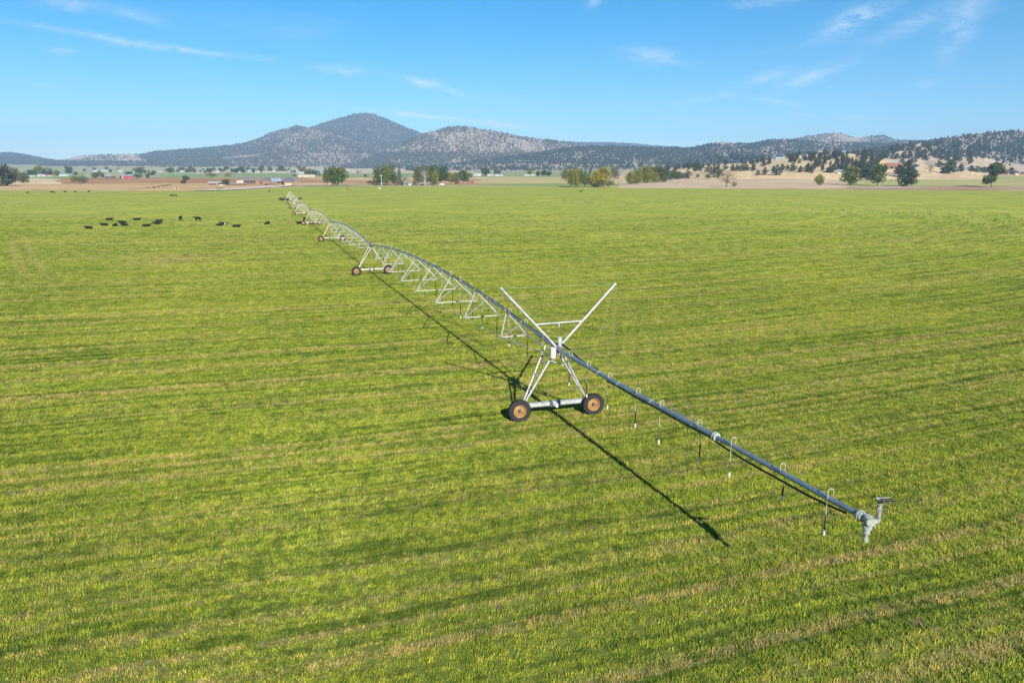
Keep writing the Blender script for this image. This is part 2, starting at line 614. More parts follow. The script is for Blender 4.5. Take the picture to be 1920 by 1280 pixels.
# ------------------------------------------------------------------ field colour, shared by soil and grass blades
PC = Vector((-126.5, 390.5, 0.0))                         # the pivot centre the machine turns about
E = Vector((-0.3434, 0.9392, 0)).normalized()             # along the pipe, outward end -> centre
A = Vector((E.y, -E.x, 0))                                # along a tower's base beam, to the right
T1 = Vector((2.4, 37.5, 0))
SPANS = [62, 53, 53, 53, 51, 52, 52]
TOWERS = [T1 + E * sum(SPANS[:i]) + A * (0, 0, .45, .8, 1.6, 3.2, 4.9)[i] for i in range(7)]   # the line bows a little
PC = T1 + E * sum(SPANS) + A * 6.8
ENDS = TOWERS + [PC]
BARE = [(1662, 1138, .2), (1722, 1164, .24), (1752, 1182, .16), (1474, 1058, .2), (1112, 992, .22), (1258, 882, .2), (935, 1140, .2), (232, 688, .3), (48, 1152, .2), (762, 690, .3), (1560, 1052, .2)]


def field_group():
    g = bpy.data.node_groups.new('field_colour', 'ShaderNodeTree')
    g.interface.new_socket('Color', in_out='OUTPUT', socket_type='NodeSocketColor')
    g.interface.new_socket('Straw', in_out='OUTPUT', socket_type='NodeSocketFloat')
    T = NT(g.nodes, g.links)
    go = T.node('NodeGroupOutput')
    geo = T.node('ShaderNodeNewGeometry')
    P = geo.outputs['Position']
    V = T.vec('SUBTRACT', P, tuple(PC))
    vx, vy, _ = T.sep(V)
    r = T.math('SQRT', T.math('ADD', T.math('MULTIPLY', vx, vx), T.math('MULTIPLY', vy, vy)))
    ang = T.math('ARCTAN2', vx, T.math('MULTIPLY', vy, -1.0))
    px, py, _ = T.sep(P)
    flat = T.comb(px, py, 0.0)
    warp = T.noise(flat, .06, 3.0)
    rw = T.math('ADD', r, T.math('MULTIPLY', warp, 2.4))
    arc = T.math('MULTIPLY', ang, 380.0)
    st = T.noise(T.comb(T.math('MULTIPLY', rw, .85), T.math('MULTIPLY', arc, .035), 1.0), 1.0, 4.0, .6)
    st2 = T.noise(T.comb(T.math('MULTIPLY', rw, .26), T.math('MULTIPLY', arc, .011), 5.0), 1.0, 3.0, .6)
    st3 = T.noise(T.comb(T.math('MULTIPLY', rw, 2.6), T.math('MULTIPLY', arc, .028), 9.0), 1.0, 3.0, .6)
    st4 = T.noise(T.comb(T.math('MULTIPLY', rw, 1.5), T.math('MULTIPLY', arc, .017), 17.0), 1.0, 3.0, .55)
    st5 = T.noise(T.comb(T.math('MULTIPLY', rw, 1.15), T.math('MULTIPLY', arc, .02), 31.0), 1.0, 3.0, .6)
    mot = T.noise(flat, .55, 7.0, .72, .3)
    clump = T.noise(flat, 1.9, 4.0, .7)
    big = T.noise(flat, .035, 4.0, .6)
    fine = T.noise(flat, 3.2, 4.0, .7)
    grain = T.noise(flat, 9.0, 3.0, .7)
    # greens
    gsel = T.math('ADD', T.math('MULTIPLY', mot, .22), T.math('ADD', T.math('MULTIPLY', st, .14), T.math('ADD', T.math('MULTIPLY', clump, .26), T.math('MULTIPLY', st3, .38))))
    c = T.mix(T.ramp(gsel, .40, .57), G_DARK, G_LIGHT)
    # lusher dark patches and yellower ones
    c = T.mix(T.math('MULTIPLY', T.ramp(big, .45, .7), .55), c, G_YELLOW)
    c = T.mix(T.math('MULTIPLY', T.ramp(st2, .5, .7), .5), c, G_YELLOW)
    # rows drilled along the arcs: paler and darker lines
    c = T.mix(T.math('MULTIPLY', T.ramp(st4, .52, .68), .55), c, G_YELLOW)
    c = T.mix(T.math('MULTIPLY', T.math('MULTIPLY', T.ramp(st5, .53, .68), T.ramp(clump, .3, .6)), .34), c, G_DARK)
    # straw: dry streaks along the swaths and patches
    s1 = T.math('ADD', T.math('MULTIPLY', st, .55), T.math('ADD', T.math('MULTIPLY', mot, .28), T.math('MULTIPLY', fine, .17)))
    straw = T.math('MULTIPLY', T.ramp(s1, .53, .66), .8)
    st6 = T.noise(T.comb(T.math('MULTIPLY', T.math('ADD', r, T.math('MULTIPLY', warp, .8)), 1.05), T.math('MULTIPLY', arc, .0055), 43.0), 1.0, 2.0, .5)
    st8 = T.noise(T.comb(T.math('MULTIPLY', T.math('ADD', r, T.math('MULTIPLY', warp, 1.2)), 2.1), T.math('MULTIPLY', arc, .008), 71.0), 1.0, 2.0, .5)
    st7 = T.noise(T.comb(T.math('MULTIPLY', T.math('ADD', r, T.math('MULTIPLY', warp, .8)), .42), T.math('MULTIPLY', arc, .003), 57.0), 1.0, 2.0, .5)
    broken = T.ramp(T.math('ADD', T.math('MULTIPLY', mot, .5), T.math('MULTIPLY', clump, .5)), .38, .58)
    straw = T.math('MAXIMUM', straw, T.math('MULTIPLY', T.math('MAXIMUM', T.math('MAXIMUM', T.ramp(st6, .575, .64), T.math('MULTIPLY', T.ramp(st8, .59, .66), .8)), T.ramp(st7, .62, .66)), T.math('MULTIPLY', broken, .8)))
    lines = T.math('ADD', T.math('MULTIPLY', st4, .7), T.math('MULTIPLY', clump, .3))
    straw = T.math('MAXIMUM', straw, T.math('MULTIPLY', T.ramp(lines, .56, .66), .8))
    s2 = T.math('ADD', T.math('MULTIPLY', mot, .4), T.math('ADD', T.math('MULTIPLY', clump, .4), T.math('MULTIPLY', grain, .2)))
    straw = T.math('MAXIMUM', straw, T.math('MULTIPLY', T.ramp(s2, .54, .67), .75))
    # wheel tracks of the towers, and thin swath lines
    for R_, wd, k_ in [(( TOWERS[i] - PC).length, .34, .75) for i in range(0, 2)] + [((T1 - PC).length + 8.5, .25, .5), ((T1 - PC).length + 14.5, .3, .5),
                                                                                      ((T1 - PC).length - 26, .3, .4), ((T1 - PC).length - 12, .3, .5)]:
        d = T.math('ABSOLUTE', T.math('SUBTRACT', T.math('ADD', r, T.math('MULTIPLY', T.math('SUBTRACT', warp, .5), 1.6)), R_))
        q = T.math('MULTIPLY', T.math('SUBTRACT', 1.0, T.ramp(d, wd * .4, wd * 1.5)), T.math('MULTIPLY', T.ramp(T.math('ADD', T.math('MULTIPLY', fine, .4), T.math('MULTIPLY', mot, .6)), .42, .58), k_))
        straw = T.math('MAXIMUM', straw, q)
    # two old turning tracks at the left and one dry patch
    for pts_, wd in ((((27, 446), (29, 480), (45, 515)), .55), (((45, 441), (57, 475), (92, 521)), .55)):
        (x1, y1, _), (x2, y2, _), (x3, y3, _) = [at_z(*q) for q in pts_]
        dd = 2 * (x1 * (y2 - y3) + x2 * (y3 - y1) + x3 * (y1 - y2))
        ux = ((x1 ** 2 + y1 ** 2) * (y2 - y3) + (x2 ** 2 + y2 ** 2) * (y3 - y1) + (x3 ** 2 + y3 ** 2) * (y1 - y2)) / dd
        uy = ((x1 ** 2 + y1 ** 2) * (x3 - x2) + (x2 ** 2 + y2 ** 2) * (x1 - x3) + (x3 ** 2 + y3 ** 2) * (x2 - x1)) / dd
        rr = sqrt((x1 - ux) ** 2 + (y1 - uy) ** 2)
        d = T.vec('LENGTH', T.vec('SUBTRACT', flat, (ux, uy, 0)))
        d = T.math('ABSOLUTE', T.math('SUBTRACT', d, rr))
        k_ = T.math('MULTIPLY', T.ramp(py, y3 - 8, y3 + 4), T.math('SUBTRACT', 1.0, T.ramp(py, y1 - 4, y1 + 12)))
        k_ = T.math('MULTIPLY', k_, T.math('SUBTRACT', 1.0, T.ramp(px, x3 - 2, x3 + 14)))
        straw = T.math('MAXIMUM', straw, T.math('MULTIPLY', T.math('MULTIPLY', T.math('SUBTRACT', 1.0, T.ramp(d, wd * .4, wd * 1.8)), k_), T.math('ADD', .05, T.math('MULTIPLY', clump, .6))))
    q0, q1 = at_z(318, 488), at_z(390, 478)
    d = T.vec('LENGTH', T.vec('MULTIPLY', T.vec('SUBTRACT', flat, tuple(q0)), (1 / 8.5, 1 / 13.0, 0)))
    straw = T.math('MAXIMUM', straw, T.math('MULTIPLY', T.math('MULTIPLY', T.math('SUBTRACT', 1.0, T.ramp(d, .2, 1.1)), T.ramp(clump, .35, .6)), .7))
    scol = T.mix(T.ramp(fine, .4, .65), STRAW_A, STRAW_B)
    c = T.mix(straw, c, scol)
    # small bare spots of earth
    bare = None
    for bx, by, br in BARE:
        q = at_z(bx, by)
        d = T.vec('LENGTH', T.vec('MULTIPLY', T.vec('SUBTRACT', flat, tuple(q)), (1 / br, .8 / br, 0)))
        bare = d if bare is None else T.math('MINIMUM', bare, d)
    bare = T.math('SUBTRACT', 1.0, T.ramp(T.math('ADD', bare, T.math('MULTIPLY', T.math('SUBTRACT', clump, .5), 3.2)), .45, .9))
    c = T.mix(T.math('MULTIPLY', bare, .85), c, (.30, .22, .12))
    T.l.new(c, go.inputs[0])
    T.l.new(straw, go.inputs[1])
    return g


G_DARK = (.074, .136, .014)
G_LIGHT = (.325, .392, .040)
G_YELLOW = (.41, .425, .055)
STRAW_A = (.42, .33, .11)
STRAW_B = (.52, .40, .18)
FG = field_group()


def field_material(name, soil):
    m, T, b, out = material(name)
    gr = T.node('ShaderNodeGroup')
    gr.node_tree = FG
    c = gr.outputs[0]
    geo = T.node('ShaderNodeNewGeometry')
    if soil:
        n = T.noise(geo.outputs['Position'], 5.0, 6.0, .75)
        n2 = T.noise(geo.outputs['Position'], 1.3, 5.0, .7)
        h = T.math('ADD', T.math('MULTIPLY', n, .5), n2)
        c = T.mix(T.ramp(n, .3, .55), T.mix(.45, c, (.06, .075, .018)), c)
        # under the modelled blades the sheet is thatch, darkened for shade in the gaps
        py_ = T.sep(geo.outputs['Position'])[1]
        shaded_thatch = T.mix(T.math('MULTIPLY', gr.outputs[1], .6), (.050, .058, .020), (.17, .125, .06))
        c = T.mix(T.math('MULTIPLY', T.math('SUBTRACT', 1.0, T.ramp(py_, 20.0, 130.0)), .62), c, shaded_thatch)
        bp = T.node('ShaderNodeBump')
        bp.inputs['Strength'].default_value = .9
        bp.inputs['Distance'].default_value = .10
        T.l.new(h, bp.inputs['Height'])
        T.l.new(bp.outputs[0], b.inputs['Normal'])
        T.put(b.inputs['Base Color'], c)
        b.inputs['Roughness'].default_value = .95
        b.inputs['Specular IOR Level'].default_value = .1
    else:
        oi = T.node('ShaderNodeObjectInfo')
        rnd = oi.outputs['Random']
        c = T.mix(T.ramp(rnd, .55, 1.0), c, T.mix(1.0, c, (1.5, 1.32, 1.05), 'MULTIPLY'))
        c = T.mix(T.ramp(rnd, .4, .0), c, T.mix(1.0, c, (.46, .60, .62), 'MULTIPLY'))
        T.put(b.inputs['Base Color'], c)
        b.inputs['Roughness'].default_value = .6
        b.inputs['Specular IOR Level'].default_value = .25
        tr = T.node('ShaderNodeBsdfTranslucent')
        T.put(tr.inputs['Color'], c)
        mx = T.node('ShaderNodeMixShader')
        mx.inputs[0].default_value = .3
        T.l.new(b.outputs[0], mx.inputs[1])
        T.l.new(tr.outputs[0], mx.inputs[2])
        T.l.new(mx.outputs[0], out.inputs['Surface'])
    return m


M['field'] = field_material('field_soil', True)
M['grass'] = field_material('grass_blade', False)

# ------------------------------------------------------------------ the green field
us = np.linspace(-2.3, 2.3, 231)
ed = edge_d(us)
row = [(u * 500.0, 500.0, 0.0) for u in us]
top = [(u * d, d, 0.0) for u, d in zip(us, ed)]
vs = row + top + [(2.3 * 500, -600, 0), (-2.3 * 500, -600, 0)]
n = len(us)
fs = [(i, i + 1, n + i + 1, n + i) for i in range(n - 1)]
fs.append(tuple(range(n - 1, -1, -1)) + (2 * n + 1, 2 * n))
me = bpy.data.meshes.new('field')
me.from_pydata(vs, [], [f if len(f) == 4 else tuple(f) for f in fs])
me.materials.append(M['field'])
me.update()
field = link('field', me)
tag(field, 'large flat green irrigated hay field with dry yellow streaks', 'field', kind='structure')

# ------------------------------------------------------------------ valley floor beyond the field
def zone(x, y):
    """land use colour at picture bearing (x, y); base colours of pasture, ploughland, crops"""
    n = fbm(np.array([x / 40.]), np.array([y / 2.5]), 40, 3)[0]
    n2 = fbm(np.array([x / 140.]), np.array([y / 1.6]), 44, 3)[0]
    yy = y + (n - .5) * 2.0
    x = x + (fbm(np.array([x / 25. + 7]), np.array([y / 3.]), 47, 3)[0] - .5) * 60 if x > -50 else x
    TAN, TAN2 = (.42, .275, .125), (.47, .33, .17)
    BROWN, BROWN2 = (.28, .145, .068), (.36, .21, .10)
    GREEN, PALE = (.17, .23, .075), (.34, .33, .20)
    OLIVE, YEL = (.27, .26, .085), (.33, .30, .10)
    mixc = lambda a, b, t: tuple(p * (1 - t) + q * t for p, q in zip(a, b))
    nn = min(1, max(0, (n2 - .3) * 2.5))
    if x < 560:
        if yy > 356.2 and x < 460:
            c = mixc(OLIVE, TAN, nn)
        elif yy > 344 - (x - 250) * .004:
            c = mixc(TAN, TAN2, nn)
        elif yy > 333.5:
            c = mixc(BROWN, BROWN2, nn)
            if x < 110:
                c = mixc((.62, .52, .36), TAN2, nn) if yy > 336 else mixc(OLIVE, PALE, nn)
            elif x < 75:
                c = TAN2
        elif yy > 325.5:
            c = mixc(GREEN, (.26, .31, .13), nn)
            if x < 110 or 150 < x < 300:
                c = mixc(c, PALE, .6)
        else:
            c = mixc(PALE, (.26, .28, .15), nn)
    elif x < 890:
        if yy > 345.5:
            c = mixc((.19, .23, .055), YEL, nn)
        elif yy > 333:
            c = mixc(BROWN, TAN2, nn)
        elif yy > 326:
            c = mixc(GREEN, PALE, nn * .8)
        else:
            c = mixc(PALE, (.44, .36, .24), nn)
    elif x < 1165:
        if yy > 344:
            c = mixc((.20, .24, .06), YEL, nn)
        elif yy > 332:
            c = mixc(YEL, (.42, .34, .17), nn)
        elif yy > 322:
            c = mixc((.20, .25, .09), (.26, .28, .12), nn)
        else:
            c = mixc(PALE, (.24, .26, .13), nn)
    elif x < 1590:
        if yy > 352.5:
            c = mixc((.30, .20, .11), TAN, nn)
        elif yy > 327.5 + (1400 - x) * .012:
            c = mixc((.42, .31, .20), (.48, .36, .24), nn)
        elif 1330 < x < 1520 and yy > 320:
            c = mixc((.24, .25, .07), YEL, nn)
        else:
            c = mixc((.50, .38, .21), TAN2, nn)
    else:
        if yy > 349.5:
            c = mixc((.26, .14, .085), (.38, .28, .19), nn)
        elif yy > 330:
            c = mixc((.28, .28, .09), (.36, .32, .13), nn)
        elif yy > 326:
            c = mixc((.46, .30, .17), (.55, .44, .28), nn)
        else:
            c = mixc((.52, .42, .28), (.46, .36, .24), nn)
    return c


def vc_material(name, scale, amp, bump=0.0):
    m, T, b, out = material(name)
    at = T.node('ShaderNodeAttribute', attribute_name='Col')
    geo = T.node('ShaderNodeNewGeometry')
    n = T.noise(geo.outputs['Position'], scale, 6.0, .65)
    n2 = T.noise(geo.outputs['Position'], scale * 6, 4.0, .65)
    k = T.math('ADD', 1.0 - amp, T.math('MULTIPLY', T.math('ADD', T.ramp(n, .3, .7), T.ramp(n2, .3, .7)), amp))
    c = T.vec('MULTIPLY', at.outputs['Color'], T.comb(k, k, k))
    T.put(b.inputs['Base Color'], c)
    b.inputs['Roughness'].default_value = .95
    b.inputs['Specular IOR Level'].default_value = .1
    return m


M['land'] = vc_material('land', .012, .14)
M['hill_soil'] = vc_material('hill_soil', .006, .16)


def grid_object(name, uarr, yarr, zfun, cfun, mat):
    U, Yg = np.meshgrid(uarr, yarr)
    if callable(yarr):
        raise ValueError
    Z = zfun(U, Yg)
    verts = np.stack([U * Yg, Yg, Z], -1).reshape(-1, 3)
    nr, nc = U.shape
    idx = np.arange(nr * nc).reshape(nr, nc)
    q = np.stack([idx[:-1, :-1], idx[:-1, 1:], idx[1:, 1:], idx[1:, :-1]], -1).reshape(-1, 4)
    me = np_mesh(name, verts, None, q, mat, True)
    cols = cfun(U.ravel(), Yg.ravel(), Z.ravel())
    a = me.color_attributes.new('Col', 'FLOAT_COLOR', 'POINT')
    a.data.foreach_set('color', np.concatenate([cols, np.ones((len(cols), 1))], 1).astype(np.float32).ravel())
    return link(name, me)


# rows follow the field's edge so that the border is sharp
uarr = np.concatenate([np.linspace(-2.3, -.85, 30)[:-1], np.linspace(-.85, .85, 520), np.linspace(.85, 2.3, 30)[1:]])
ts = np.concatenate([[-.08, 0], np.linspace(.004, .25, 46), np.linspace(.26, 1, 60)])
U = np.tile(uarr, (len(ts), 1))
Ed = edge_d(uarr)[None, :]
TT = ts[:, None]
Yg = np.where(TT <= 0, Ed * (1 + TT), Ed * (12000.0 / Ed) ** np.clip(TT, 0, 1))
Z = valley(U, Yg)
Z = np.where(TT < 0, -1.5, np.where(TT == 0, 0.02, Z + (fbm(U * Yg / 90, Yg / 90, 61, 3) - .5) * np.minimum(2.0, (Yg - Ed) / 60)))
verts = np.stack([U * Yg, Yg, Z], -1).reshape(-1, 3)
nr, nc = U.shape
idx = np.arange(nr * nc).reshape(nr, nc)
q = np.stack([idx[:-1, :-1], idx[:-1, 1:], idx[1:, 1:], idx[1:, :-1]], -1).reshape(-1, 4)
me = np_mesh('valley_ground', verts, None, q, M['land'], True)
xs = CX + U.ravel() * F0
ys = YH - (Z.ravel() - H) / Yg.ravel() * F0
cols = np.array([zone(a, b) for a, b in zip(xs, ys)])
a = me.color_attributes.new('Col', 'FLOAT_COLOR', 'POINT')
a.data.foreach_set('color', np.concatenate([cols, np.ones((len(cols), 1))], 1).astype(np.float32).ravel())
vg = link('valley_ground', me)
tag(vg, 'tan and brown pasture and ploughland filling the valley beyond the green field', 'ground', kind='structure')

# ------------------------------------------------------------------ hills and mountain
HC = {  # ground colours light / dark, tree cover, tree height
    0: ((.22, .19, .17), (.17, .16, .14), .93, 10), 1: ((.18, .17, .15), (.14, .14, .12), .95, 14), 2: ((.24, .21, .19), (.18, .17, .15), .9, 9),
    3: ((.30, .25, .215), (.22, .19, .165), .66, 8.5), 4: ((.34, .285, .24), (.26, .22, .185), .58, 8), 5: ((.34, .27, .22), (.26, .22, .18), .55, 9),
    6: ((.30, .26, .21), (.20, .18, .15), .86, 8), 7: ((.32, .27, .22), (.24, .21, .17), .86, 8), 8: ((.40, .32, .22), (.36, .28, .20), .82, 8), 9: ((.52, .40, .23), (.45, .33, .19), .5, 9),
}
HLABEL = {
    0: 'dark forested blue mountain peak, highest on the skyline', 1: 'low far dark blue ridge to the right of the mountain', 2: 'wooded hill at the far left edge of the skyline',
    3: 'long speckled ridge sloping up to the mountain from the left', 4: 'pale speckled rounded hill right of the mountain', 5: 'pinkish bald hilltop on the right skyline',
    6: 'long low grey green wooded slope across the middle distance', 7: 'dark wooded hill at the far right edge', 8: 'tan hill dotted with pines behind the terracotta roofed house', 9: 'dry tan knoll with pines beyond the bare field',
}
for i, h in enumerate(HILLS):
    c1, c2, cov, _ = HC[i]
    ua = np.linspace(h.u0, h.u1, 360)
    ya = np.concatenate([np.linspace(h.D - h.wf, h.D, 46), np.linspace(h.D, h.D + h.wb, 14)[1:]])

    def cf(u, Y, z, h=h, c1=c1, c2=c2):
        n_ = np.clip((fbm(u * 60, Y / 160., h.seed + 2, 4) - .3) * 2.5, 0, 1)[:, None]
        c = np.array(c1)[None] * (1 - n_) + np.array(c2)[None] * n_
        if h.D == 5600:                                    # the open grassy bench at the left end of the ridge
            b_ = np.clip((262 + (YH - (z - H) / Y * F0 - 290) * 2 - (CX + u * F0)) / 14, 0, 1)[:, None]
            c = c * (1 - b_) + np.array((.42, .335, .27))[None] * b_
        return c
    o = grid_object(h.name, ua, ya, h.height, cf, M['hill_soil'])
    tag(o, HLABEL[i], h.name, kind='structure')


def cover(i, x, y, u, Y):
    """how thickly the woods stand at a point of hill i"""
    cov = HC[i][2]
    n_ = fbm(u * 38 + i * 3, Y / 330., 70 + i, 4)
    k = cov + (n_ - .5) * 1.3
    if i == 0:
        k = .96 + (n_ - .5) * .3 - np.clip((620 - x) / 160, 0, .3)
    if i == 3:
        k = k + .08 + np.where(y > 282, .2, 0) - np.where((x < 255 + (y - 290) * 2) & (y < 303.5), .88, 0) - np.where((np.abs(x - 455) < 35) & (np.abs(y - 296 + (x - 455) * .08) < 2.2), 2, 0) \
            + np.where((x > 440) & (x < 640) & (y < 262), .12, 0) - np.where((x > 540) & (x < 800) & (y > 290) & (y < 306), .25, 0)
    if i == 4:
        k = k - np.where((x > 900) & (x < 1020) & (y > 262) & (y < 285), .22, 0) + np.where(y > 288, .35, 0)
    if i == 6:
        k = k - np.where((np.abs(x - 1352) < 24) & (y < 273), .7, 0) - np.where((np.abs(x - 990) < 16) & (np.abs(y - 303.5) < 1.2), 2, 0) - np.where(y > 309, .35, 0)
    if i == 5:
        k = k - np.where((x > 1510) & (x < 1620), .2, 0)
    if i == 8:
        k = k - np.where(y > 299, .9, 0) - np.where((x > 1730) & (x < 1800) & (y > 270) & (y < 285), .25, 0)
    return np.clip(k, 0, .97)


# far woods: many small trees, one object per wooded hill
def wood(name, pos, hgt, wid, mat):
    N = len(pos)
    ks = 5
    ang = np.arange(ks) * 2 * pi / ks
    a0 = rng.random(N) * 2 * pi
    th = a0[:, None] + ang[None, :]
    jit = .75 + .5 * rng.random((N, ks))
    lo = np.stack([np.cos(th) * jit * wid[:, None] * .5, np.sin(th) * jit * wid[:, None] * .5,
                   np.repeat((hgt * .22)[:, None], ks, 1) * (.7 + .6 * rng.random((N, ks)))], -1)
    jit2 = .55 + .4 * rng.random((N, ks))
    hi = np.stack([np.cos(th + .6) * jit2 * wid[:, None] * .42, np.sin(th + .6) * jit2 * wid[:, None] * .42,
                   np.repeat((hgt * .62)[:, None], ks, 1) * (.85 + .3 * rng.random((N, ks)))], -1)
    tip = np.stack([(rng.random(N) - .5) * wid * .25, (rng.random(N) - .5) * wid * .25, hgt], -1)[:, None]
    base = np.zeros((N, 1, 3))
    base[:, 0, 2] = -hgt * .03
    V_ = np.concatenate([base, lo, hi, tip], 1) + pos[:, None, :]
    nv = 2 * ks + 2
    f = []
    for k in range(ks):
        k2 = (k + 1) % ks
        f += [(0, 1 + k2, 1 + k), (1 + k, 1 + k2, 1 + ks + k), (1 + k2, 1 + ks + k2, 1 + ks + k), (1 + ks + k, 1 + ks + k2, 1 + 2 * ks)]
    f = np.array(f)
    Fa = (f[None] + (np.arange(N) * nv)[:, None, None]).reshape(-1, 3)
    me = np_mesh(name, V_.reshape(-1, 3), Fa, None, mat)
    return link(name, me)


m, T_, b_, o_ = material('wood_needles')
geo_ = T_.node('ShaderNodeNewGeometry')
nz = T_.noise(geo_.outputs['Position'], .05, 3.0, .6)
T_.put(b_.inputs['Base Color'], T_.mix(T_.ramp(nz, .35, .65), (.030, .040, .034), (.050, .058, .048)))
b_.inputs['Roughness'].default_value = .9
b_.inputs['Specular IOR Level'].default_value = .1
M['wood'] = m
m, T_, b_, o_ = material('hazed_wood_needles')
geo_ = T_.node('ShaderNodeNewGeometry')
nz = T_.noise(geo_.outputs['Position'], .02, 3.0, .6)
T_.put(b_.inputs['Base Color'], T_.mix(T_.ramp(nz, .35, .65), (.050, .062, .054), (.078, .086, .076)))  # same needles made paler, distance haze put into their colour
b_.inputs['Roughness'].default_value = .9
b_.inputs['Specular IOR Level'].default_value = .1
M['hazed_wood'] = m

WLABEL = {0: 'dense dark conifer forest covering the main mountain peak', 1: 'dark forest on the far blue ridge', 2: 'juniper woods on the hill at the far left',
          3: 'speckled juniper woods along the ridge left of the mountain', 4: 'scattered juniper woods on the pale rounded hill', 5: 'open pine woods on the bald hilltop on the right skyline',
          6: 'dense pine woods on the long low slope in the middle distance', 7: 'pine woods on the dark hill at the far right', 8: 'scattered pines on the tan hill behind the terracotta roofed house'}
for i, h in enumerate(HILLS[:9]):
    px_area, pts = 0, []
    x0, x1 = CX + h.u0 * F0, CX + h.u1 * F0
    x0, x1 = max(x0, -260), min(x1, 2180)
    hh = HC[i][3]
    s_px = hh / h.D * 1369
    NN = int(26000)
    u_ = (x0 + rng.random(NN) * (x1 - x0) - CX) / F0
    t_ = rng.random(NN) ** .8
    Y_ = h.D - h.wf + t_ * h.wf * 1.0
    z_ = h.height(u_, Y_)
    vz = valley(u_, Y_)
    y_ = YH - (z_ - H) / Y_ * F0
    x_ = CX + u_ * F0
    others = np.full(NN, -60.)
    for j, h2 in enumerate(HILLS):
        if j != i:
            others = np.maximum(others, h2.height(u_, Y_))
    area = (x1 - x0) * 34.0
    cov = cover(i, x_, y_, u_, Y_)
    need = -np.log(1 - np.clip(cov, 0, .965)) * area / (s_px * s_px * .42)
    keep = (rng.random(NN) < need / NN) & (z_ > vz + .5) & (z_ > others)
    P_ = np.stack([u_ * Y_, Y_, z_], -1)[keep]
    hg = hh * (.6 + .8 * rng.random(len(P_)))
    wd = hg * (.5 + .35 * rng.random(len(P_)))
    o = wood('pine_wood', P_, hg, wd, M['wood' if i in (6, 7, 8) else 'hazed_wood'])
    tag(o, WLABEL[i], 'wood', kind='stuff')
    print('wood', i, len(P_), int(need.mean()))


# ------------------------------------------------------------------ the irrigation machine
pivot = empty('center_pivot_irrigator', tuple(T1))
tag(pivot, 'long white center pivot irrigation machine on wheeled towers striding across the green field', 'irrigation machine')
OFF = Vector(T1)


def part(name, mb, mat, parent=pivot, smooth=True, label=None):
    """a part built in world coordinates"""
    mb.v = [tuple(Vector(p) - OFF) for p in mb.v]
    o = link(name, mb.mesh(name, mat, smooth), parent)
    if label:
        o['label'] = label
    return o


def sub(name, mb, mat, parent, smooth=True):
    """a sub-part built in its parent's own coordinates"""
    return link(name, mb.mesh(name, mat, smooth), parent)


ZP, ARCH = 3.9, 1.3


def pipe_pt(i, s):
    """point of the pipe on span i (0 = outermost), s metres from its outer tower"""
    t = s / SPANS[i]
    z = ZP + (ARCH if i == 0 else .95) * (1 - abs(2 * t - 1) ** 2.3)
    p = ENDS[i].lerp(ENDS[i + 1], t)
    return Vector((p.x, p.y, z))


UP = Vector((0, 0, 1))

# wheel: rim disc with tyre, lugs and hub as sub-parts; axis along local Y
def tyre_mb(R=.63, w=.30):
    mb = MB()
    prof = [(R * .55, -w * .42), (R * .70, -w * .50), (R * .90, -w * .46), (R * .955, -w * .34), (R * .965, 0), (R * .955, w * .34),
            (R * .90, w * .46), (R * .70, w * .50), (R * .55, w * .42)]
    mb.lathe(prof, 'Y', n=40)
    NL = 22
    for k in range(NL):
        for sd in (-1, 1):
            t = 2 * pi * (k + (.5 if sd > 0 else 0)) / NL
            t2 = t + .13
            c = Vector((cos(t) * R * .965, sd * w * .26, sin(t) * R * .965))
            rad = Vector((cos(t), 0, sin(t)))
            tan_ = Vector((-sin(t), 0, cos(t)))
            lat = (Vector((0, sd, 0)) + tan_ * -.55).normalized()
            up = lat.cross(rad)
            Mx = Matrix((lat, rad, up)).transposed()
            mb.box(c, (w * .52, R * .085, R * .07), Mx)
    return mb


def rim_mb(R=.63, w=.30):
    mb = MB()
    prof = [(.012, -.03), (R * .20, -.03), (R * .22, -.05), (R * .38, -.05), (R * .45, -.02), (R * .48, w * -.36), (R * .545, w * -.46), (R * .57, w * -.43),
            (R * .55, w * -.30), (R * .51, 0), (R * .55, w * .30), (R * .57, w * .43), (R * .545, w * .46), (R * .48, w * .36), (R * .45, .05), (R * .2, .03), (.012, .03)]
    mb.lathe(prof, 'Y', n=36)
    return mb


def hub_mb(R=.63):
    mb = MB()
    mb.lathe([(.004, -.16), (R * .10, -.16), (R * .12, -.13), (R * .12, -.05), (R * .15, -.045), (R * .15, .05), (R * .1, .2), (.004, .2)], 'Y', n=18)
    for k in range(8):
        t = 2 * pi * k / 8
        mb.tube((cos(t) * R * .25, -.075, sin(t) * R * .25), (cos(t) * R * .25, -.03, sin(t) * R * .25), .014, 6)
    return mb


rim_me, tyre_me, hub_me = rim_mb().mesh('wheel', M['rim_orange'], True), tyre_mb().mesh('tyre', M['rubber'], True), hub_mb().mesh('hub', M['dark_box'], True)


def add_wheel(c, axis, spin, sc=1.0):
    """axis: outward direction of the wheel's face"""
    w = link('wheel', rim_me, pivot, Vector(c) - OFF)
    yv = -Vector(axis)
    xv = yv.cross(UP).normalized()
    w.rotation_euler = (Matrix((xv, yv, UP)).transposed() @ Matrix.Rotation(spin, 3, 'Y')).to_euler()
    w.scale = (sc, sc, sc)
    link('tyre', tyre_me, w)
    link('hub', hub_me, w)
    return w


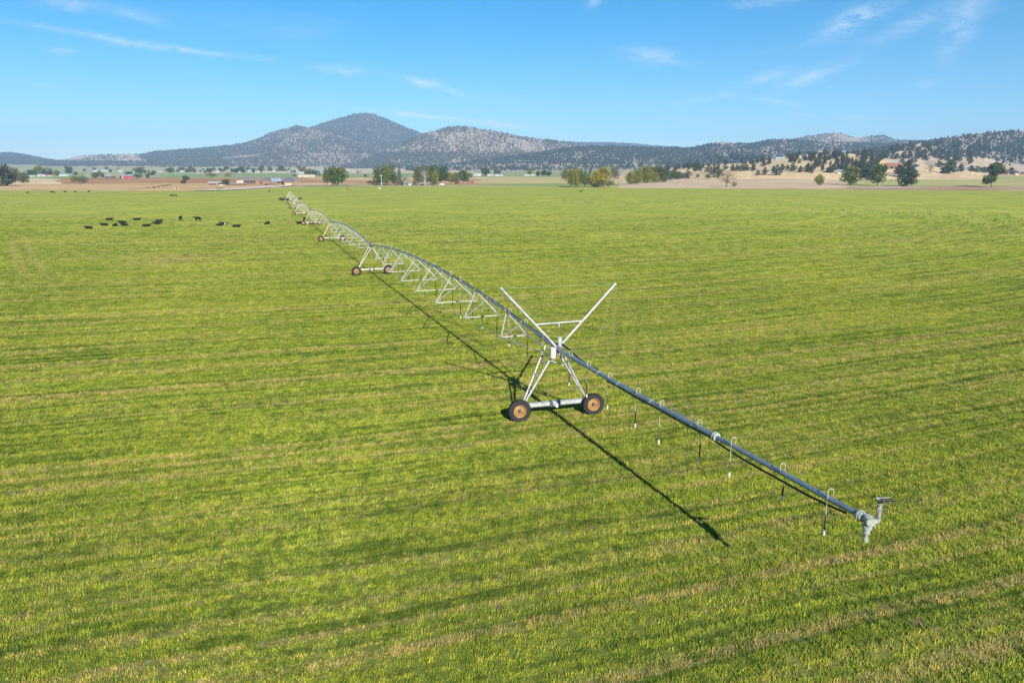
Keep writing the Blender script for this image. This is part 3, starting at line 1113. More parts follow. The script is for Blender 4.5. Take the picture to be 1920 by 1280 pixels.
def tower(i, pos, yaw=0.0, steel=None):
    R = Matrix.Rotation(yaw, 3, 'Z')
    a_, e_ = R @ A, R @ E
    steel = steel or M['galvanised']
    P = lambda x, y, z: pos + a_ * x + e_ * y + UP * z
    HB = 2.14
    zc = .63 * .97
    for sd in (-1, 1):
        add_wheel(P(sd * HB, -.22, zc), -e_, random.random() * 3)
    # base beam with gear motor bands in the middle
    mb = MB()
    for (x0, x1) in ((-HB + .42, HB - .42),):
        d = Matrix((a_, e_, UP)).transposed()
        mb.box(P(0, .12, .74), (x1 - x0, .16, .22), d)
        mb.box(P(0, .12, .862), (x1 - x0, .22, .02), d)
    part('base_beam', mb, steel, smooth=False)
    mb = MB()
    mb.tube(P(-.14, .0, .74), P(.14, .0, .74), .15, 12)
    mb.tube(P(0, -.02, .74), P(0, -.32, .74), .11, 12)
    bands = part('gear_motor', mb, M['white_paint'])
    for sd in (-1, 1):
        mb = MB()
        mb.box(P(sd * .24, .10, .745), (.13, .25, .30), d)
        mb.v = [tuple(Vector(p) - OFF) for p in mb.v]
        sub('band', mb, M['dark_box'], bands, False)
        mb = MB()
        mb.box(P(sd * (HB - .1), .05, .72), (.36, .30, .32), d)
        mb.tube(P(sd * HB, .05, zc), P(sd * HB, -.2, zc), .07, 10)
        mb.tube(P(sd * .3, .06, .66), P(sd * (HB - .1), .06, .66), .03, 8)
        part('wheel_gearbox', mb, M['dark_box'], smooth=False)
    # four legs of the A frame, two a side, tied by rungs
    tops = {(-1, 1): (-.16, 1.35), (-1, -1): (-.14, -.05), (1, 1): (.12, .25), (1, -1): (.16, -.85)}
    if i > 0:
        tops = {(-1, 1): (-.16, .95), (-1, -1): (-.14, -.75), (1, 1): (.14, .95), (1, -1): (.16, -.75)}
    ends = {}
    for (sd, fr), (tx, ty) in tops.items():
        b0 = P(sd * (HB - .30), .12 + fr * .09, .84)
        t0 = P(tx, ty, ZP - .12 - (0.12 if fr < 0 else 0.02))
        ends[(sd, fr)] = (b0, t0)
        r_ = .062 if fr < 0 else .048
        mb = MB()
        mb.tube(b0, t0, r_, 10)
        part('leg', mb, steel)
    for sd in (-1, 1):
        for f_, r_ in ((.26, .03), (.52, .055), (.76, .026)):
            mb = MB()
            p0, p1 = [ends[(sd, fr)][0].lerp(ends[(sd, fr)][1], f_) for fr in (1, -1)]
            mb.tube(p0, p1, r_ * .8, 8)
            part('rung', mb, steel)
    mb = MB()
    p0, p1 = ends[(-1, -1)][0].lerp(ends[(-1, -1)][1], .86), ends[(1, -1)][0].lerp(ends[(1, -1)][1], .74)
    mb.tube(p0, p1, .03, 8)
    part('cross_brace', mb, steel)
    # tower box and flexible joint on the pipe
    mb = MB()
    d = Matrix((a_, e_, UP)).transposed()
    if i == 0:
        mb.tube(P(-.30, -.35, ZP - .42), P(-.30, -.35, ZP + .10), .15, 14)
        mb.tube(P(-.30, -.35, ZP + .10), P(-.30, -.35, ZP + .14), .16, 14)
    else:
        mb.box(P(-.05, -.15, ZP + .32), (.34, .3, .42), d)
    part('control_box', mb, M['white_paint'] if i == 0 else M['dark_box'])
    mb = MB()
    mb.tube(P(0, -.35, ZP), P(0, .35, ZP), .15, 14)
    mb.tube(P(0, -.36, ZP), P(0, -.33, ZP), .2, 14)
    mb.tube(P(0, .33, ZP), P(0, .36, ZP), .2, 14)
    part('pipe_joint', mb, M['dark_box'])
    if i == 0:
        mb = MB()
        for z0, z1, r_ in ((.0, .12, .13), (.12, .36, .11), (.36, .52, .135), (.52, .62, .12), (.62, .645, .14)):
            mb.tube(P(.16, -.10, ZP + z0), P(.16, -.10, ZP + z1), r_, 16)
        part('relay_post', mb, M['galvanised'])


# towers; the outermost stands slightly askew
for i in range(7):
    pos = Vector(TOWERS[i])
    tower(i, pos, -radians(4.2) if i == 0 else 0.0, M['galvanised'] if i == 0 else M['sunlit_galvanised'])

# goosenecks with their hanging hoses
def drop_parts(L, dark):
    g = MB()
    w = .078
    pts = [(w, 0, 0.02), (w, 0, .17)] + [(w * cos(t), 0, .17 + w * sin(t)) for t in np.linspace(0, pi, 9)][1:-1] + [(-w, 0, .17), (-w, 0, -.34)]
    g.path(pts, .0125, 6)
    h = MB()
    h.path([(-w, 0, -.33), (-w - .004, .01, -.8), (-w, 0, -L * .56)], .013, 6)
    wt = MB()
    wt.tube((-w, 0, -L * .54), (-w + .008, 0, -L + .14), .026 if dark else .02, 8)
    nz_ = MB()
    nz_.lathe([(.004, -L - .02), (.03, -L - .02), (.038, -L + .01), (.022, -L + .05), (.042, -L + .07), (.042, -L + .10), (.024, -L + .13), (.024, -L + .17), (.004, -L + .17)], 'Z', (-w + .008, 0, 0), 10)
    return g, h, wt, nz_


DROP_ME = {}
def add_drop(p, L, dark, yaw, flip, full=True, rp=.09):
    key = (round(L, 1), dark, full)
    if key not in DROP_ME:
        g, h, wt, nz_ = drop_parts(round(L, 1), dark)
        if full:
            DROP_ME[key] = (g.mesh('sprinkler_drop', M['gooseneck'], True), h.mesh('hose', M['hose_grey'], True),
                            wt.mesh('weight_tube', M['hose_black'] if dark else M['dark_box'], True), nz_.mesh('nozzle', M['white_paint'], True))
        else:
            for q_, m_ in ((h, 1), (wt, 2), (nz_, 0)):
                g.add(q_.v, q_.f, m_)
            DROP_ME[key] = (g.mesh('sprinkler_drop', [M['gooseneck'], M['hose_grey'], M['hose_black']], True),)
    ms = DROP_ME[key]
    o = link('sprinkler_drop', ms[0], pivot, Vector(p) - OFF + UP * rp * .9, (0, 0, yaw + (pi if flip else 0)))
    if full:
        link('hose', ms[1], o)
        link('weight_tube', ms[2], o)
        link('nozzle', ms[3], o)
    return o


YAW = atan2(A.y, A.x)
for i, L in enumerate(SPANS):
    near = i == 0
    steel = M['galvanised'] if i < 2 else M['sunlit_galvanised']
    # the arched pipe, flange collars along it
    mb = MB()
    mb.path([pipe_pt(i, L * k / 36) for k in range(37)],   .082 if near else .078, 14)
    pp = part('span_pipe', mb, M['pipe_steel'])
    NS = 8 if near else 7
    pitch = 6.65 if near else L / (NS + 1)
    corners = []
    for k in range(NS):
        s = pitch * (k + 1) - (.05 if near else 0)
        t = s / L
        q = sin(pi * min(1, max(0, (t - .02) / .96))) ** .55
        wdt = (.86, 1.30, 1.72, 1.80, 1.82, 1.70, 1.22, .86)[k] if near else (.9, 1.35, 1.7, 1.75, 1.7, 1.35, .9)[k]
        base = ENDS[i].lerp(ENDS[i + 1], t)
        zb = pipe_pt(i, s).z - (.9 + 1.15 * q ** 1.6)
        cl, cr = base - A * wdt + UP * zb, base + A * wdt + UP * zb
        corners.append((cl, cr))
        mb = MB()
        mb.tube(cl, cr, .034, 8)
        sp_ = part('spreader_bar', mb, steel)
        if near:
            mb = MB()
            c0 = cl.lerp(cr, .5)
            mb.tube(c0 - A * .05, c0 + A * .05, .055, 8)
            mb.v = [tuple(Vector(p) - OFF) for p in mb.v]
            sub('bracket', mb, M['dark_box'], sp_)
        for c in (cl, cr):
            for ds in (-1.45, 1.45):
                mb = MB()
                mb.tube(c, pipe_pt(i, min(L - .2, max(.2, s + ds))) - UP * .05, .036 if near else .03, 6)
                part('truss_brace', mb, steel)
    for sd in (0, 1):
        ax = A * (-.22 if sd == 0 else .22)
        chain = [TOWERS[i] + ax + UP * (ZP - .45) + E * .3] + [c[sd] for c in corners] + [ENDS[i + 1] - E * .3 + ax + UP * (ZP - .45)]
        mb = MB()
        for k in range(len(chain) - 1):
            r_ = .034 if near and k == 0 else (.013 if near else .016)
            mb.tube(chain[k], chain[k + 1], r_, 6)
        part('truss_rod', mb, steel)
    # cable laid along the pipe and clamps
    mb = MB()
    mb.path([pipe_pt(i, L * k / 30) + UP * (.10 + .015 * (k % 2)) + A * .02 * sin(k * 1.7) for k in range(31)], .022 if near else .02, 6)
    part('power_cable', mb, M['hose_black'])
    if near:
        for k in range(NS):
            s = pitch * (k + 1)
            for ds in (-1.45, 1.45):
                mb = MB()
                p0, p1 = pipe_pt(i, s + ds - .09), pipe_pt(i, s + ds + .09)
                mb.tube(p0, p1, .105, 12)
                mb.v = [tuple(Vector(p) - OFF) for p in mb.v]
                sub('collar', mb, M['galvanised'], pp)
    nd = 22 if near else 17
    for k in range(nd):
        s = L * (k + .6) / nd
        p = pipe_pt(i, s)
        add_drop(p, max(1.3, p.z - 2.05 - (.25 if k % 3 else 0)), (k * 7 + i) % 5 != 0, YAW + random.uniform(-.15, .15), k % 2 == 1, near)

# outer tower: the two masts, tie bar and guy wires that carry the overhang
R1 = Matrix.Rotation(-radians(2.0), 3, 'Z')
a1 = R1 @ A
PM = lambda x, z, y=0.0: T1 + a1 * x + E * y + UP * z
MLT, MRT = PM(-3.12, 7.32), PM(3.40, 7.24)
for b0, t0 in ((PM(.10, ZP - .05, -.16), MLT), (PM(.10, ZP + .0, -.02), MRT)):
    mb = MB()
    mb.tube(b0, t0, .065, 12)
    mb.tube(t0 - (t0 - b0).normalized() * .05, t0 + (t0 - b0).normalized() * .06, .085, 10)
    part('mast', mb, M['galvanised'])
mb = MB()
l0 = PM(.10, ZP - .05).lerp(MLT, .415)
r0 = PM(.10, ZP).lerp(MRT, .425)
mb.tube(l0, r0, .045, 10)
mid = l0.lerp(r0, .5)
mb.tube(mid, mid - UP * .24, .035, 8)
part('mast_tie_bar', mb, M['galvanised'])
OV = 20.85
ov_pt = lambda s: T1 - E * s + UP * (ZP - .07 * sin(pi * min(1, s / 14.2)) + .03 * max(0, s - 14.2) / 6)
for p0, p1 in ((MLT, MRT), (MLT, ov_pt(5.0)), (MLT, ov_pt(13.9)), (MRT, ov_pt(4.1)), (MRT, ov_pt(6.4)), (MRT, ov_pt(13.4)), (MLT, pipe_pt(0, 6.6) + A * .1), (MRT, pipe_pt(0, 6.6) + A * .1),
               (MLT, PM(-1.72, .95, .2)), (ov_pt(4.0) - UP * .1, PM(1.80, 1.0, -.05)), (ov_pt(6.5) + A * .16 + UP * .1, ov_pt(13.6) + A * .2 + UP * .12)):
    mb = MB()
    mb.tube(p0, p1, .0055, 5)
    part('guy_wire', mb, M['wire'])
# overhang: thick pipe to a flange, then a thinner one to the end gun
mb = MB()
mb.path([ov_pt(s) for s in np.linspace(.2, 14.2, 15)], .100, 18)
ovp = part('overhang_pipe', mb, M['pipe_steel'])
mb = MB()
mb.path([ov_pt(s) for s in np.linspace(14.2, OV, 8)], .082, 18)
part('overhang_pipe', mb, M['pipe_steel'])
for s, r_, w_ in ((14.25, .165, .05), (14.36, .15, .04), (7.05, .112, .03), (9.9, .112, .03), (5.1, .115, .05), (12.9, .112, .03)):
    mb = MB()
    mb.tube(ov_pt(s - w_ / 2), ov_pt(s + w_ / 2), r_, 20)
    if r_ > .15:
        for k in range(8):
            t = 2 * pi * k / 8
            c = ov_pt(s) + A * (cos(t) * r_ * .82) + UP * (sin(t) * r_ * .82)
            mb.tube(c - E * .05, c + E * .05, .016, 6)
    part('flange' if r_ > .15 else 'pipe_clamp', mb, M['pale_plastic'] if r_ > .15 else M['galvanised'])
# black hose slung under the overhang, cable over the hub
mb = MB()
mb.path([ov_pt(s) - UP * (.11 + .03 * abs(sin(s * .9)) + .13 * max(0, sin((s - 14.1) / 6.2 * pi)) ** .7 * (1 if 14.1 < s < 20.3 else 0)) - A * .03 for s in np.linspace(6.0, 20.4, 50)], .034, 8)
part('slung_hose', mb, M['hose_black'])
mb = MB()
mb.path([PM(.05, ZP + .16, .5), PM(.30, ZP + .22, -.2), PM(.34, ZP + .10, -1.2), PM(.22, ZP - .02, -2.4), PM(.10, ZP - .02, -3.6), PM(.08, ZP + .06, -5)], [.05, .06, .055, .04, .03, .022], 8)
part('power_cable', mb, M['hose_black'])
for s, zb, dk, fl in ((1.9, 2.35, 1, 0), (4.0, 2.3, 1, 0), (6.2, 2.42, 0, 0), (8.8, 2.35, 1, 0), (10.7, 2.33, 0, 0), (13.3, 2.55, 1, 1), (15.3, 2.72, 0, 0), (17.75, 2.95, 1, 1), (19.75, 2.82, 0, 0)):
    p = ov_pt(s)
    add_drop(p, p.z + .05 - zb, bool(dk), YAW - .25 + random.uniform(-.2, .2), bool(fl))
# end gun: flange, body, hanging nozzle, valve box, riser and the black gun on top
G0 = ov_pt(OV)
Gd = -E
mb = MB()
mb.tube(G0 - Gd * .03, G0 + Gd * .02, .165, 24)
mb.tube(G0 + Gd * .035, G0 + Gd * .08, .145, 24)
for k in range(8):
    t = 2 * pi * k / 8
    c = G0 + A * (cos(t) * .125) + UP * (sin(t) * .125)
    mb.tube(c - Gd * .05, c + Gd * .11, .012, 6)
part('flange', mb, M['pale_plastic'])
mb = MB()
B0 = G0 + Gd * .26
mb.tube(G0 + Gd * .06, B0 + Gd * .06, .098, 18)
mb.tube(B0 - UP * .17, B0 + UP * .11, .112, 18)
mb.tube(B0 + UP * .11, B0 + UP * .135, .09, 18)
part('end_elbow', mb, M['pale_plastic'])
mb = MB()
for z0, z1, r_ in ((-.17, -.20, .128), (-.20, -.225, .118), (-.225, -.25, .128), (-.25, -.36, .088), (-.29, -.31, .098), (-.36, -.39, .10), (-.39, -.42, .07), (-.42, -.52, .045), (-.52, -.55, .066), (-.55, -.60, .072), (-.60, -.645, .06)):
    mb.tube(B0 + UP * z0, B0 + UP * z1, r_, 18)
part('drain_nozzle', mb, M['pale_plastic'])
Rt = (A * .86 - E * .5).normalized()
Fw = Rt.cross(UP).normalized()                              # towards the viewer's side
V0 = B0 - Rt * .03 + Fw * .05 - UP * .01
mb = MB()
mb.tube(V0 - Fw * .04 + Rt * .06, V0 + Fw * .10 + Rt * .06, .125, 20)
mb.tube(V0 + Fw * .10 + Rt * .06, V0 + Fw * .125 + Rt * .06, .105, 20)
for k in range(8):
    t = 2 * pi * k / 8
    c = V0 + Rt * (.06 + cos(t) * .105) + UP * (sin(t) * .105)
    mb.tube(c + Fw * .09, c + Fw * .12, .012, 6)
mb.tube(V0 + Rt * .1, V0 + Rt * .22, .08, 16)
mb.tube(V0 + Rt * .155, V0 + Rt * .175, .10, 16)
mb.tube(V0 + Rt * .185, V0 + Rt * .205, .10, 16)
mb.path([V0 + Rt * .16, V0 + Rt * .22, V0 + Rt * .255 + UP * .025, V0 + Rt * .265 + UP * .08, V0 + Rt * .265 + UP * .13], [.07, .07, .07, .066, .06], 14)
mb.tube(V0 + Rt * .21 - UP * .06, V0 + Rt * .21 - UP * .18, .022, 10)
part('booster_valve', mb, M['pale_plastic'])
mb = MB()
Q = V0 + Rt * .265 - UP * .04
for z0, z1, r_ in ((.14, .17, .075), (.18, .36, .052), (.30, .33, .066), (.36, .385, .072), (.41, .44, .068), (.44, .56, .052), (.56, .59, .07)):
    mb.tube(Q + UP * z0, Q + UP * z1, r_, 16)
for k in range(4):
    t = k * pi / 2 + .5
    mb.tube(Q + UP * .34 + Vector((cos(t), sin(t), 0)) * .075, Q + UP * .48 + Vector((cos(t), sin(t), 0)) * .075, .012, 6)
part('gun_riser', mb, M['zinc'])
mb = MB()
Bd = (A * .93 - E * .36 + UP * .02).normalized()
q0 = Q + UP * .66
mb.tube(Q + UP * .58, Q + UP * .70, .06, 12)
mb.path([q0 - Bd * .12, q0 - Bd * .04, q0 + Bd * .10, q0 + Bd * .24, q0 + Bd * .31], [.035, .06, .046, .034, .028], 12)
mb.tube(q0 + Bd * .28, q0 + Bd * .33, .042, 12)
gun = part('end_gun', mb, M['hose_black'])
mb = MB()
mb.tube(q0 + UP * .06 - Bd * .06, q0 + UP * .085 + Bd * .22, .014, 6)
mb.box(q0 + UP * .07 - Bd * .10, (.07, .05, .06))
mb.tube(q0 + Bd * .22 - UP * .02, q0 + Bd * .30 - UP * .10, .012, 6)
mb.box(q0 + UP * .08 + Bd * .06, (.09, .05, .035), Matrix((Bd, Bd.cross(UP), UP)).transposed())
mb.v = [tuple(Vector(p) - OFF) for p in mb.v]
sub('spray_arm', mb, M['zinc'], gun)

# pivot centre: four legged pyramid with riser
mb = MB()
for dx in (-1, 1):
    for dy in (-1, 1):
        mb.tube(PC + Vector((dx * 2.2, dy * 2.2, 0)), PC + Vector((dx * .3, dy * .3, 4.6)), .09, 8)
    mb.tube(PC + Vector((dx * 1.25, -1.25, 2.3)), PC + Vector((dx * 1.25, 1.25, 2.3)), .06, 6)
    mb.tube(PC + Vector((-1.25, dx * 1.25, 2.3)), PC + Vector((1.25, dx * 1.25, 2.3)), .06, 6)
part('pivot_frame', mb, M['sunlit_galvanised'])
mb = MB()
mb.tube(PC, PC + UP * 4.9, .14, 12)
part('pivot_riser', mb, M['sunlit_galvanised'])
mb = MB()
mb.box(PC + Vector((.9, -1.6, 1.6)), (.7, .35, 1.0))
part('control_panel', mb, M['dark_box'], smooth=False)

# ------------------------------------------------------------------ cattle
def skin_mesh(name, joints, edges, mat_of, mats, lvl=1):
    """a body as one continuous surface: joints {name: (co, rx, ry)}"""
    me = bpy.data.meshes.new('tmp')
    keys = list(joints)
    me.from_pydata([joints[k][0] for k in keys], [(keys.index(a), keys.index(b)) for a, b in edges], [])
    o = bpy.data.objects.new('tmp', me)
    COL.objects.link(o)
    sk = o.modifiers.new('skin', 'SKIN')
    sk.use_smooth_shade = True
    for i, k in enumerate(keys):
        me.skin_vertices[0].data[i].radius = joints[k][1:]
        me.skin_vertices[0].data[i].use_root = (i == 0)
    ss = o.modifiers.new('sub', 'SUBSURF')
    ss.levels = lvl
    dg = bpy.context.evaluated_depsgraph_get()
    nm = bpy.data.meshes.new_from_object(o.evaluated_get(dg))
    nm.name = name
    bpy.data.objects.remove(o)
    nm.materials.clear()
    for m_ in mats:
        nm.materials.append(m_)
    for p in nm.polygons:
        p.material_index = mat_of(p.center)
        p.use_smooth = True
    return nm


def cow_joints(pose):
    J, Ed_ = {}, []
    if pose == 'lie':
        J.update(hip=((-.62, 0, .34), .36, .33), loin=((-.15, 0, .38), .40, .35), chest=((.45, 0, .38), .36, .34), shoulder=((.72, 0, .44), .26, .27),
                 neck=((.98, 0, .58), .15, .17), poll=((1.18, 0, .70), .13, .125), face=((1.38, 0, .58), .10, .095), muzzle=((1.54, 0, .48), .08, .075),
                 tailtop=((-1.02, 0, .46), .10, .09), tail=((-1.18, .12, .18), .04, .04))
        legs = {'fl': [(.70, .30, .22), (.98, .34, .10), (.70, .36, .07)], 'fr': [(.70, -.30, .22), (1.05, -.34, .10), (.82, -.40, .07)],
                'bl': [(-.55, .42, .22), (-.20, .56, .14), (-.52, .62, .08)], 'br': [(-.60, -.38, .22), (-.22, -.52, .13), (-.02, -.56, .07)]}
        rad = [(.16, .14), (.08, .08), (.065, .065)]
    else:
        J.update(hip=((-.62, 0, 1.10), .30, .34), loin=((-.15, 0, 1.04), .37, .38), chest=((.42, 0, 1.02), .35, .40), shoulder=((.68, 0, 1.08), .26, .32))
        if pose == 'graze':
            J.update(neck=((1.02, .03, .84), .15, .18), poll=((1.30, .06, .48), .13, .13), face=((1.42, .08, .26), .10, .10), muzzle=((1.47, .09, .12), .085, .08))
        else:
            J.update(neck=((1.0, .03, 1.24), .15, .19), poll=((1.24, .06, 1.42), .13, .13), face=((1.45, .10, 1.28), .10, .10), muzzle=((1.60, .13, 1.17), .085, .08))
        J.update(tailtop=((-.96, 0, 1.12), .09, .09), tail=((-1.06, .02, .55), .04, .04))
        legs = {'fl': [(.58, .20, .74), (.60, .20, .40), (.60, .20, .04)], 'fr': [(.62, -.20, .74), (.68, -.20, .40), (.64, -.20, .04)],
                'bl': [(-.58, .22, .72), (-.78, .22, .42), (-.70, .22, .04)], 'br': [(-.56, -.22, .72), (-.70, -.22, .42), (-.60, -.22, .04)]}
        rad = [(.16, .13), (.075, .07), (.07, .065)]
    chain = ['loin', 'chest', 'shoulder', 'neck', 'poll', 'face', 'muzzle']
    Jo = {'loin': J['loin']}
    Jo.update(J)
    Ed_ += list(zip(chain[:-1], chain[1:])) + [('loin', 'hip'), ('hip', 'tailtop'), ('tailtop', 'tail')]
    for k, pts in legs.items():
        prev = 'chest' if k[0] == 'f' else 'hip'
        for j, p in enumerate(pts):
            nm = k + str(j)
            Jo[nm] = (p, *rad[j])
            Ed_.append((prev, nm))
            prev = nm
    # ears
    px_, py_, pz_ = J['poll'][0]
    for sd in (-1, 1):
        Jo['ear%d' % sd] = ((px_ - .02, py_ + sd * .24, pz_ + .03), .055, .03)
        Ed_.append(('poll', 'ear%d' % sd))
    return Jo, Ed_


COWS = {}
for pose in ('lie', 'stand', 'graze'):
    j_, e_ = cow_joints(pose)
    COWS[pose] = skin_mesh('cow', j_, e_, lambda c: 0, [M['black_hide']])
j_, e_ = cow_joints('lie')
COWS['lie_white'] = skin_mesh('cow', j_, e_, lambda c: 1 if (c[0] > 1.12 or (c[0] > .9 and c[2] < .42)) else 0, [M['black_hide'], M['white_hide']])
j_, e_ = cow_joints('stand')
COWS['brown'] = skin_mesh('cow', j_, e_, lambda c: 1 if (c[0] < -.1 and c[2] < 1.25) or c[0] > 1.3 else 0, [M['brown_hide'], M['white_hide']])


def cow(x, y, pose, deg, label, group='black cattle on the green field', sc=1.0):
    p = place(x, y)
    o = link('cow', COWS[pose], None, p, (0, 0, radians(deg)))
    o.scale = (sc, sc, sc)
    tag(o, label, 'cow', group)
    return o


CATTLE = [  # x, y of the feet, pose, heading (0 = facing right), label
    (167, 429, 'lie', 175, 'black cow lying nearest the left, leftmost and lowest of the resting herd'),
    (196.5, 423, 'lie', 185, 'black cow lying stretched out, second from the left in the lower row of the herd'),
    (204.5, 413, 'lie', 5, 'black cow lying at the top left corner of the resting herd'),
    (216, 424, 'lie', 100, 'small black cow lying end on between two stretched out cows on the left'),
    (230, 418.5, 'lie', 190, 'black cow lying just behind another cow, upper of the left overlapping pair'),
    (234, 423.5, 'lie', 170, 'black cow lying just in front of another cow, lower of the left overlapping pair'),
    (256, 413, 'lie', 25, 'black cow lying alone in the back row, head raised towards the right'),
    (274, 425, 'lie', 10, 'black cow lying alone, long and low, in the front row right of the left pair'),
    (297.5, 416.5, 'lie', 0, 'black cow lying as the upper of the stacked pair in the middle of the herd'),
    (295.5, 420.5, 'lie', 200, 'black cow lying as the lower of the stacked pair in the middle of the herd'),
    (339, 414.5, 'stand', 95, 'black cow standing and seen end on, left of the standing cow in profile'),
    (371.5, 415.5, 'stand', 170, 'black cow standing in profile, the largest of the herd'),
    (413, 423.5, 'lie_white', 15, 'black cow with a white face lying in front of another cow'),
    (420.5, 421, 'lie', 185, 'black cow lying just behind the cow with the white face'),
    (442.5, 426, 'lie', 0, 'black cow lying alone to the right of the white faced cow'),
    (501, 420.5, 'lie', 80, 'black cow lying end on, the nearest one left of the irrigation towers'),
    (563.5, 420, 'lie', 175, 'black cow lying against the left wheel of the fourth tower'),
    (572.5, 416.5, 'stand', 80, 'black cow standing end on just behind the left wheel of the fourth tower'),
    (584, 420, 'lie_white', 215, 'black cow with white on its head lying under the middle of the fourth tower'),
    (322.3, 369, 'graze', 175, 'left one of two black cows grazing together near the far edge of the field'),
    (329, 369, 'graze', 5, 'right one of two black cows grazing together near the far edge of the field'),
    (52, 363, 'stand', 80, 'lone black cow on the far grass below the big pine at the left'),
    (97, 362, 'graze', 180, 'left of two black cows grazing together along the far left field edge'),
    (100.2, 362.2, 'graze', 10, 'right of two black cows grazing together along the far left field edge'),
    (123, 361.3, 'stand', 175, 'black cow standing at the far left field edge below the round green bushes'),
    (141.3, 361.8, 'graze', 20, 'black cow grazing at the far left field edge, right of the standing one'),
    (167, 361, 'stand', 70, 'black cow standing alone at the far field edge below the red barn'),
    (505, 360.5, 'stand', 85, 'small distant black cow standing alone near the end of the pale track'),
    (549.5, 375, 'stand', 90, 'black cow standing end on just behind the far irrigation spans'),
    (562, 375.5, 'stand', 20, 'black cow standing clear to the right of the far irrigation spans'),
    (1090, 360.5, 'graze', 180, 'tiny dark cow alone on the far grass below the yellow trees'),
]
for a in CATTLE:
    cow(*a)
for k, x in enumerate((526, 529.2, 532.3, 535.5, 538.6, 541.4)):
    cow(x, 376 - (k % 2) * .5, 'lie' if k % 3 else 'stand', 40 + 130 * (k % 2) + k * 9, 'one of the black cows packed in a row left of the pivot centre', 'black cattle packed beside the pivot centre')
PASTURE = [(277.5, 353.5), (286, 352.8), (288.5, 352.2), (291, 352.9), (296, 351.4), (298.5, 351), (303, 349.8), (305.5, 349.4), (308, 349.5), (311.5, 349), (314, 348.6), (316.5, 348.6), (319, 348.2)]
for k, (x, y) in enumerate(PASTURE):
    cow(x, y, ('stand', 'graze', 'stand', 'lie')[k % 4], 170 + 25 * ((k * 5) % 7) if k % 2 else 15 * (k % 5), 'one of the black cattle bunched along the dark bank in the brown pasture', 'cattle bunched in the brown pasture')
cow(329.5, 355, 'brown', 10, 'brown and white cow standing alone in the tan pasture', 'cattle in the tan pasture')
cow(410.6, 355.6, 'stand', 180, 'left of two dark cows beside the pale track below the low brown house', 'cattle in the tan pasture')
cow(415.8, 355, 'stand', 5, 'right of two dark cows beside the pale track below the low brown house', 'cattle in the tan pasture')

# ------------------------------------------------------------------ trees
def leaf_cloud(mb, lobes, n, size, out=.6, flat=1.0):
    """many small leaf clumps spread through ellipsoid lobes (centre, radii)"""
    vol = [l[1][0] * l[1][1] * l[1][2] for l in lobes]
    tot = sum(v ** .75 for v in vol)
    for (c, r), v in zip(lobes, vol):
        for _ in range(max(6, int(n * v ** .75 / tot))):
            d = Vector((random.gauss(0, 1), random.gauss(0, 1), random.gauss(0, 1))).normalized()
            rr = (.45 + .55 * random.random() ** .5) * (1 + random.uniform(-.12, .14))
            p = Vector(c) + Vector((d.x * r[0], d.y * r[1], d.z * r[2])) * rr
            nrm = (d * out + Vector((random.gauss(0, 1), random.gauss(0, 1), random.gauss(0, 1))) * .55).normalized()
            a = nrm.orthogonal().normalized()
            a = (Matrix.Rotation(random.random() * 6.28, 3, nrm) @ a)
            b = nrm.cross(a)
            s1, s2 = size * random.uniform(.6, 1.4), size * random.uniform(.5, 1.1) * flat
            mb.add([p - a * s1, p + b * s2 * .8 + nrm * s2 * .2, p + a * s1, p - b * s2], [(0, 1, 2, 3)])


def broadleaf(seed, n=900, base=.2, lobes=9, sparse=False, two=False):
    random.seed(seed)
    L = []
    if two:
        L = [((.12, 0, .74), (.34, .32, .24)), ((.30, .1, .66), (.2, .2, .16)), ((-.02, 0, .84), (.2, .2, .14)), ((-.12, 0, .32), (.30, .26, .18)), ((.02, .05, .5), (.16, .16, .14)), ((-.25, 0, .22), (.2, .2, .12))]
    else:
        zc = (1 + base) / 2
        for k in range(lobes):
            t = k * 2.4 + random.random()
            h = base + .10 + (1 - base - .22) * ((k + .5) / lobes)
            rad = .30 * sin(pi * min(.9, max(.2, (h - base) / (1 - base) * .86 + .06))) ** .55
            r = random.uniform(.18, .27)
            L.append(((cos(t) * rad, sin(t) * rad, h), (r, r, r * random.uniform(.55, .8))))
        L.append(((0, 0, zc), (.30, .30, (1 - base) * .42)))
    cm = MB()
    leaf_cloud(cm, L, n, .036 if not sparse else .026)
    tm = MB()
    lean = random.uniform(-.03, .03)
    tm.path([(0, 0, -.02), (lean, 0, base * .6), (lean * 2, .01, base + .18), (lean, 0, .62), (0, 0, .8)], [.034, .026, .022, .013, .004], 8)
    for (c, r) in L[:7]:
        z0 = base + random.uniform(.0, .25)
        z0 = min(z0, c[2] - .05)
        tm.path([(lean * 1.5, 0, z0), (c[0] * .5, c[1] * .5, (z0 + c[2]) * .5 + .03), c], [.014, .010, .003], 5)
    return cm.mesh('crown', M['leaf_green']), tm.mesh('trunk', M['trunk'], True)


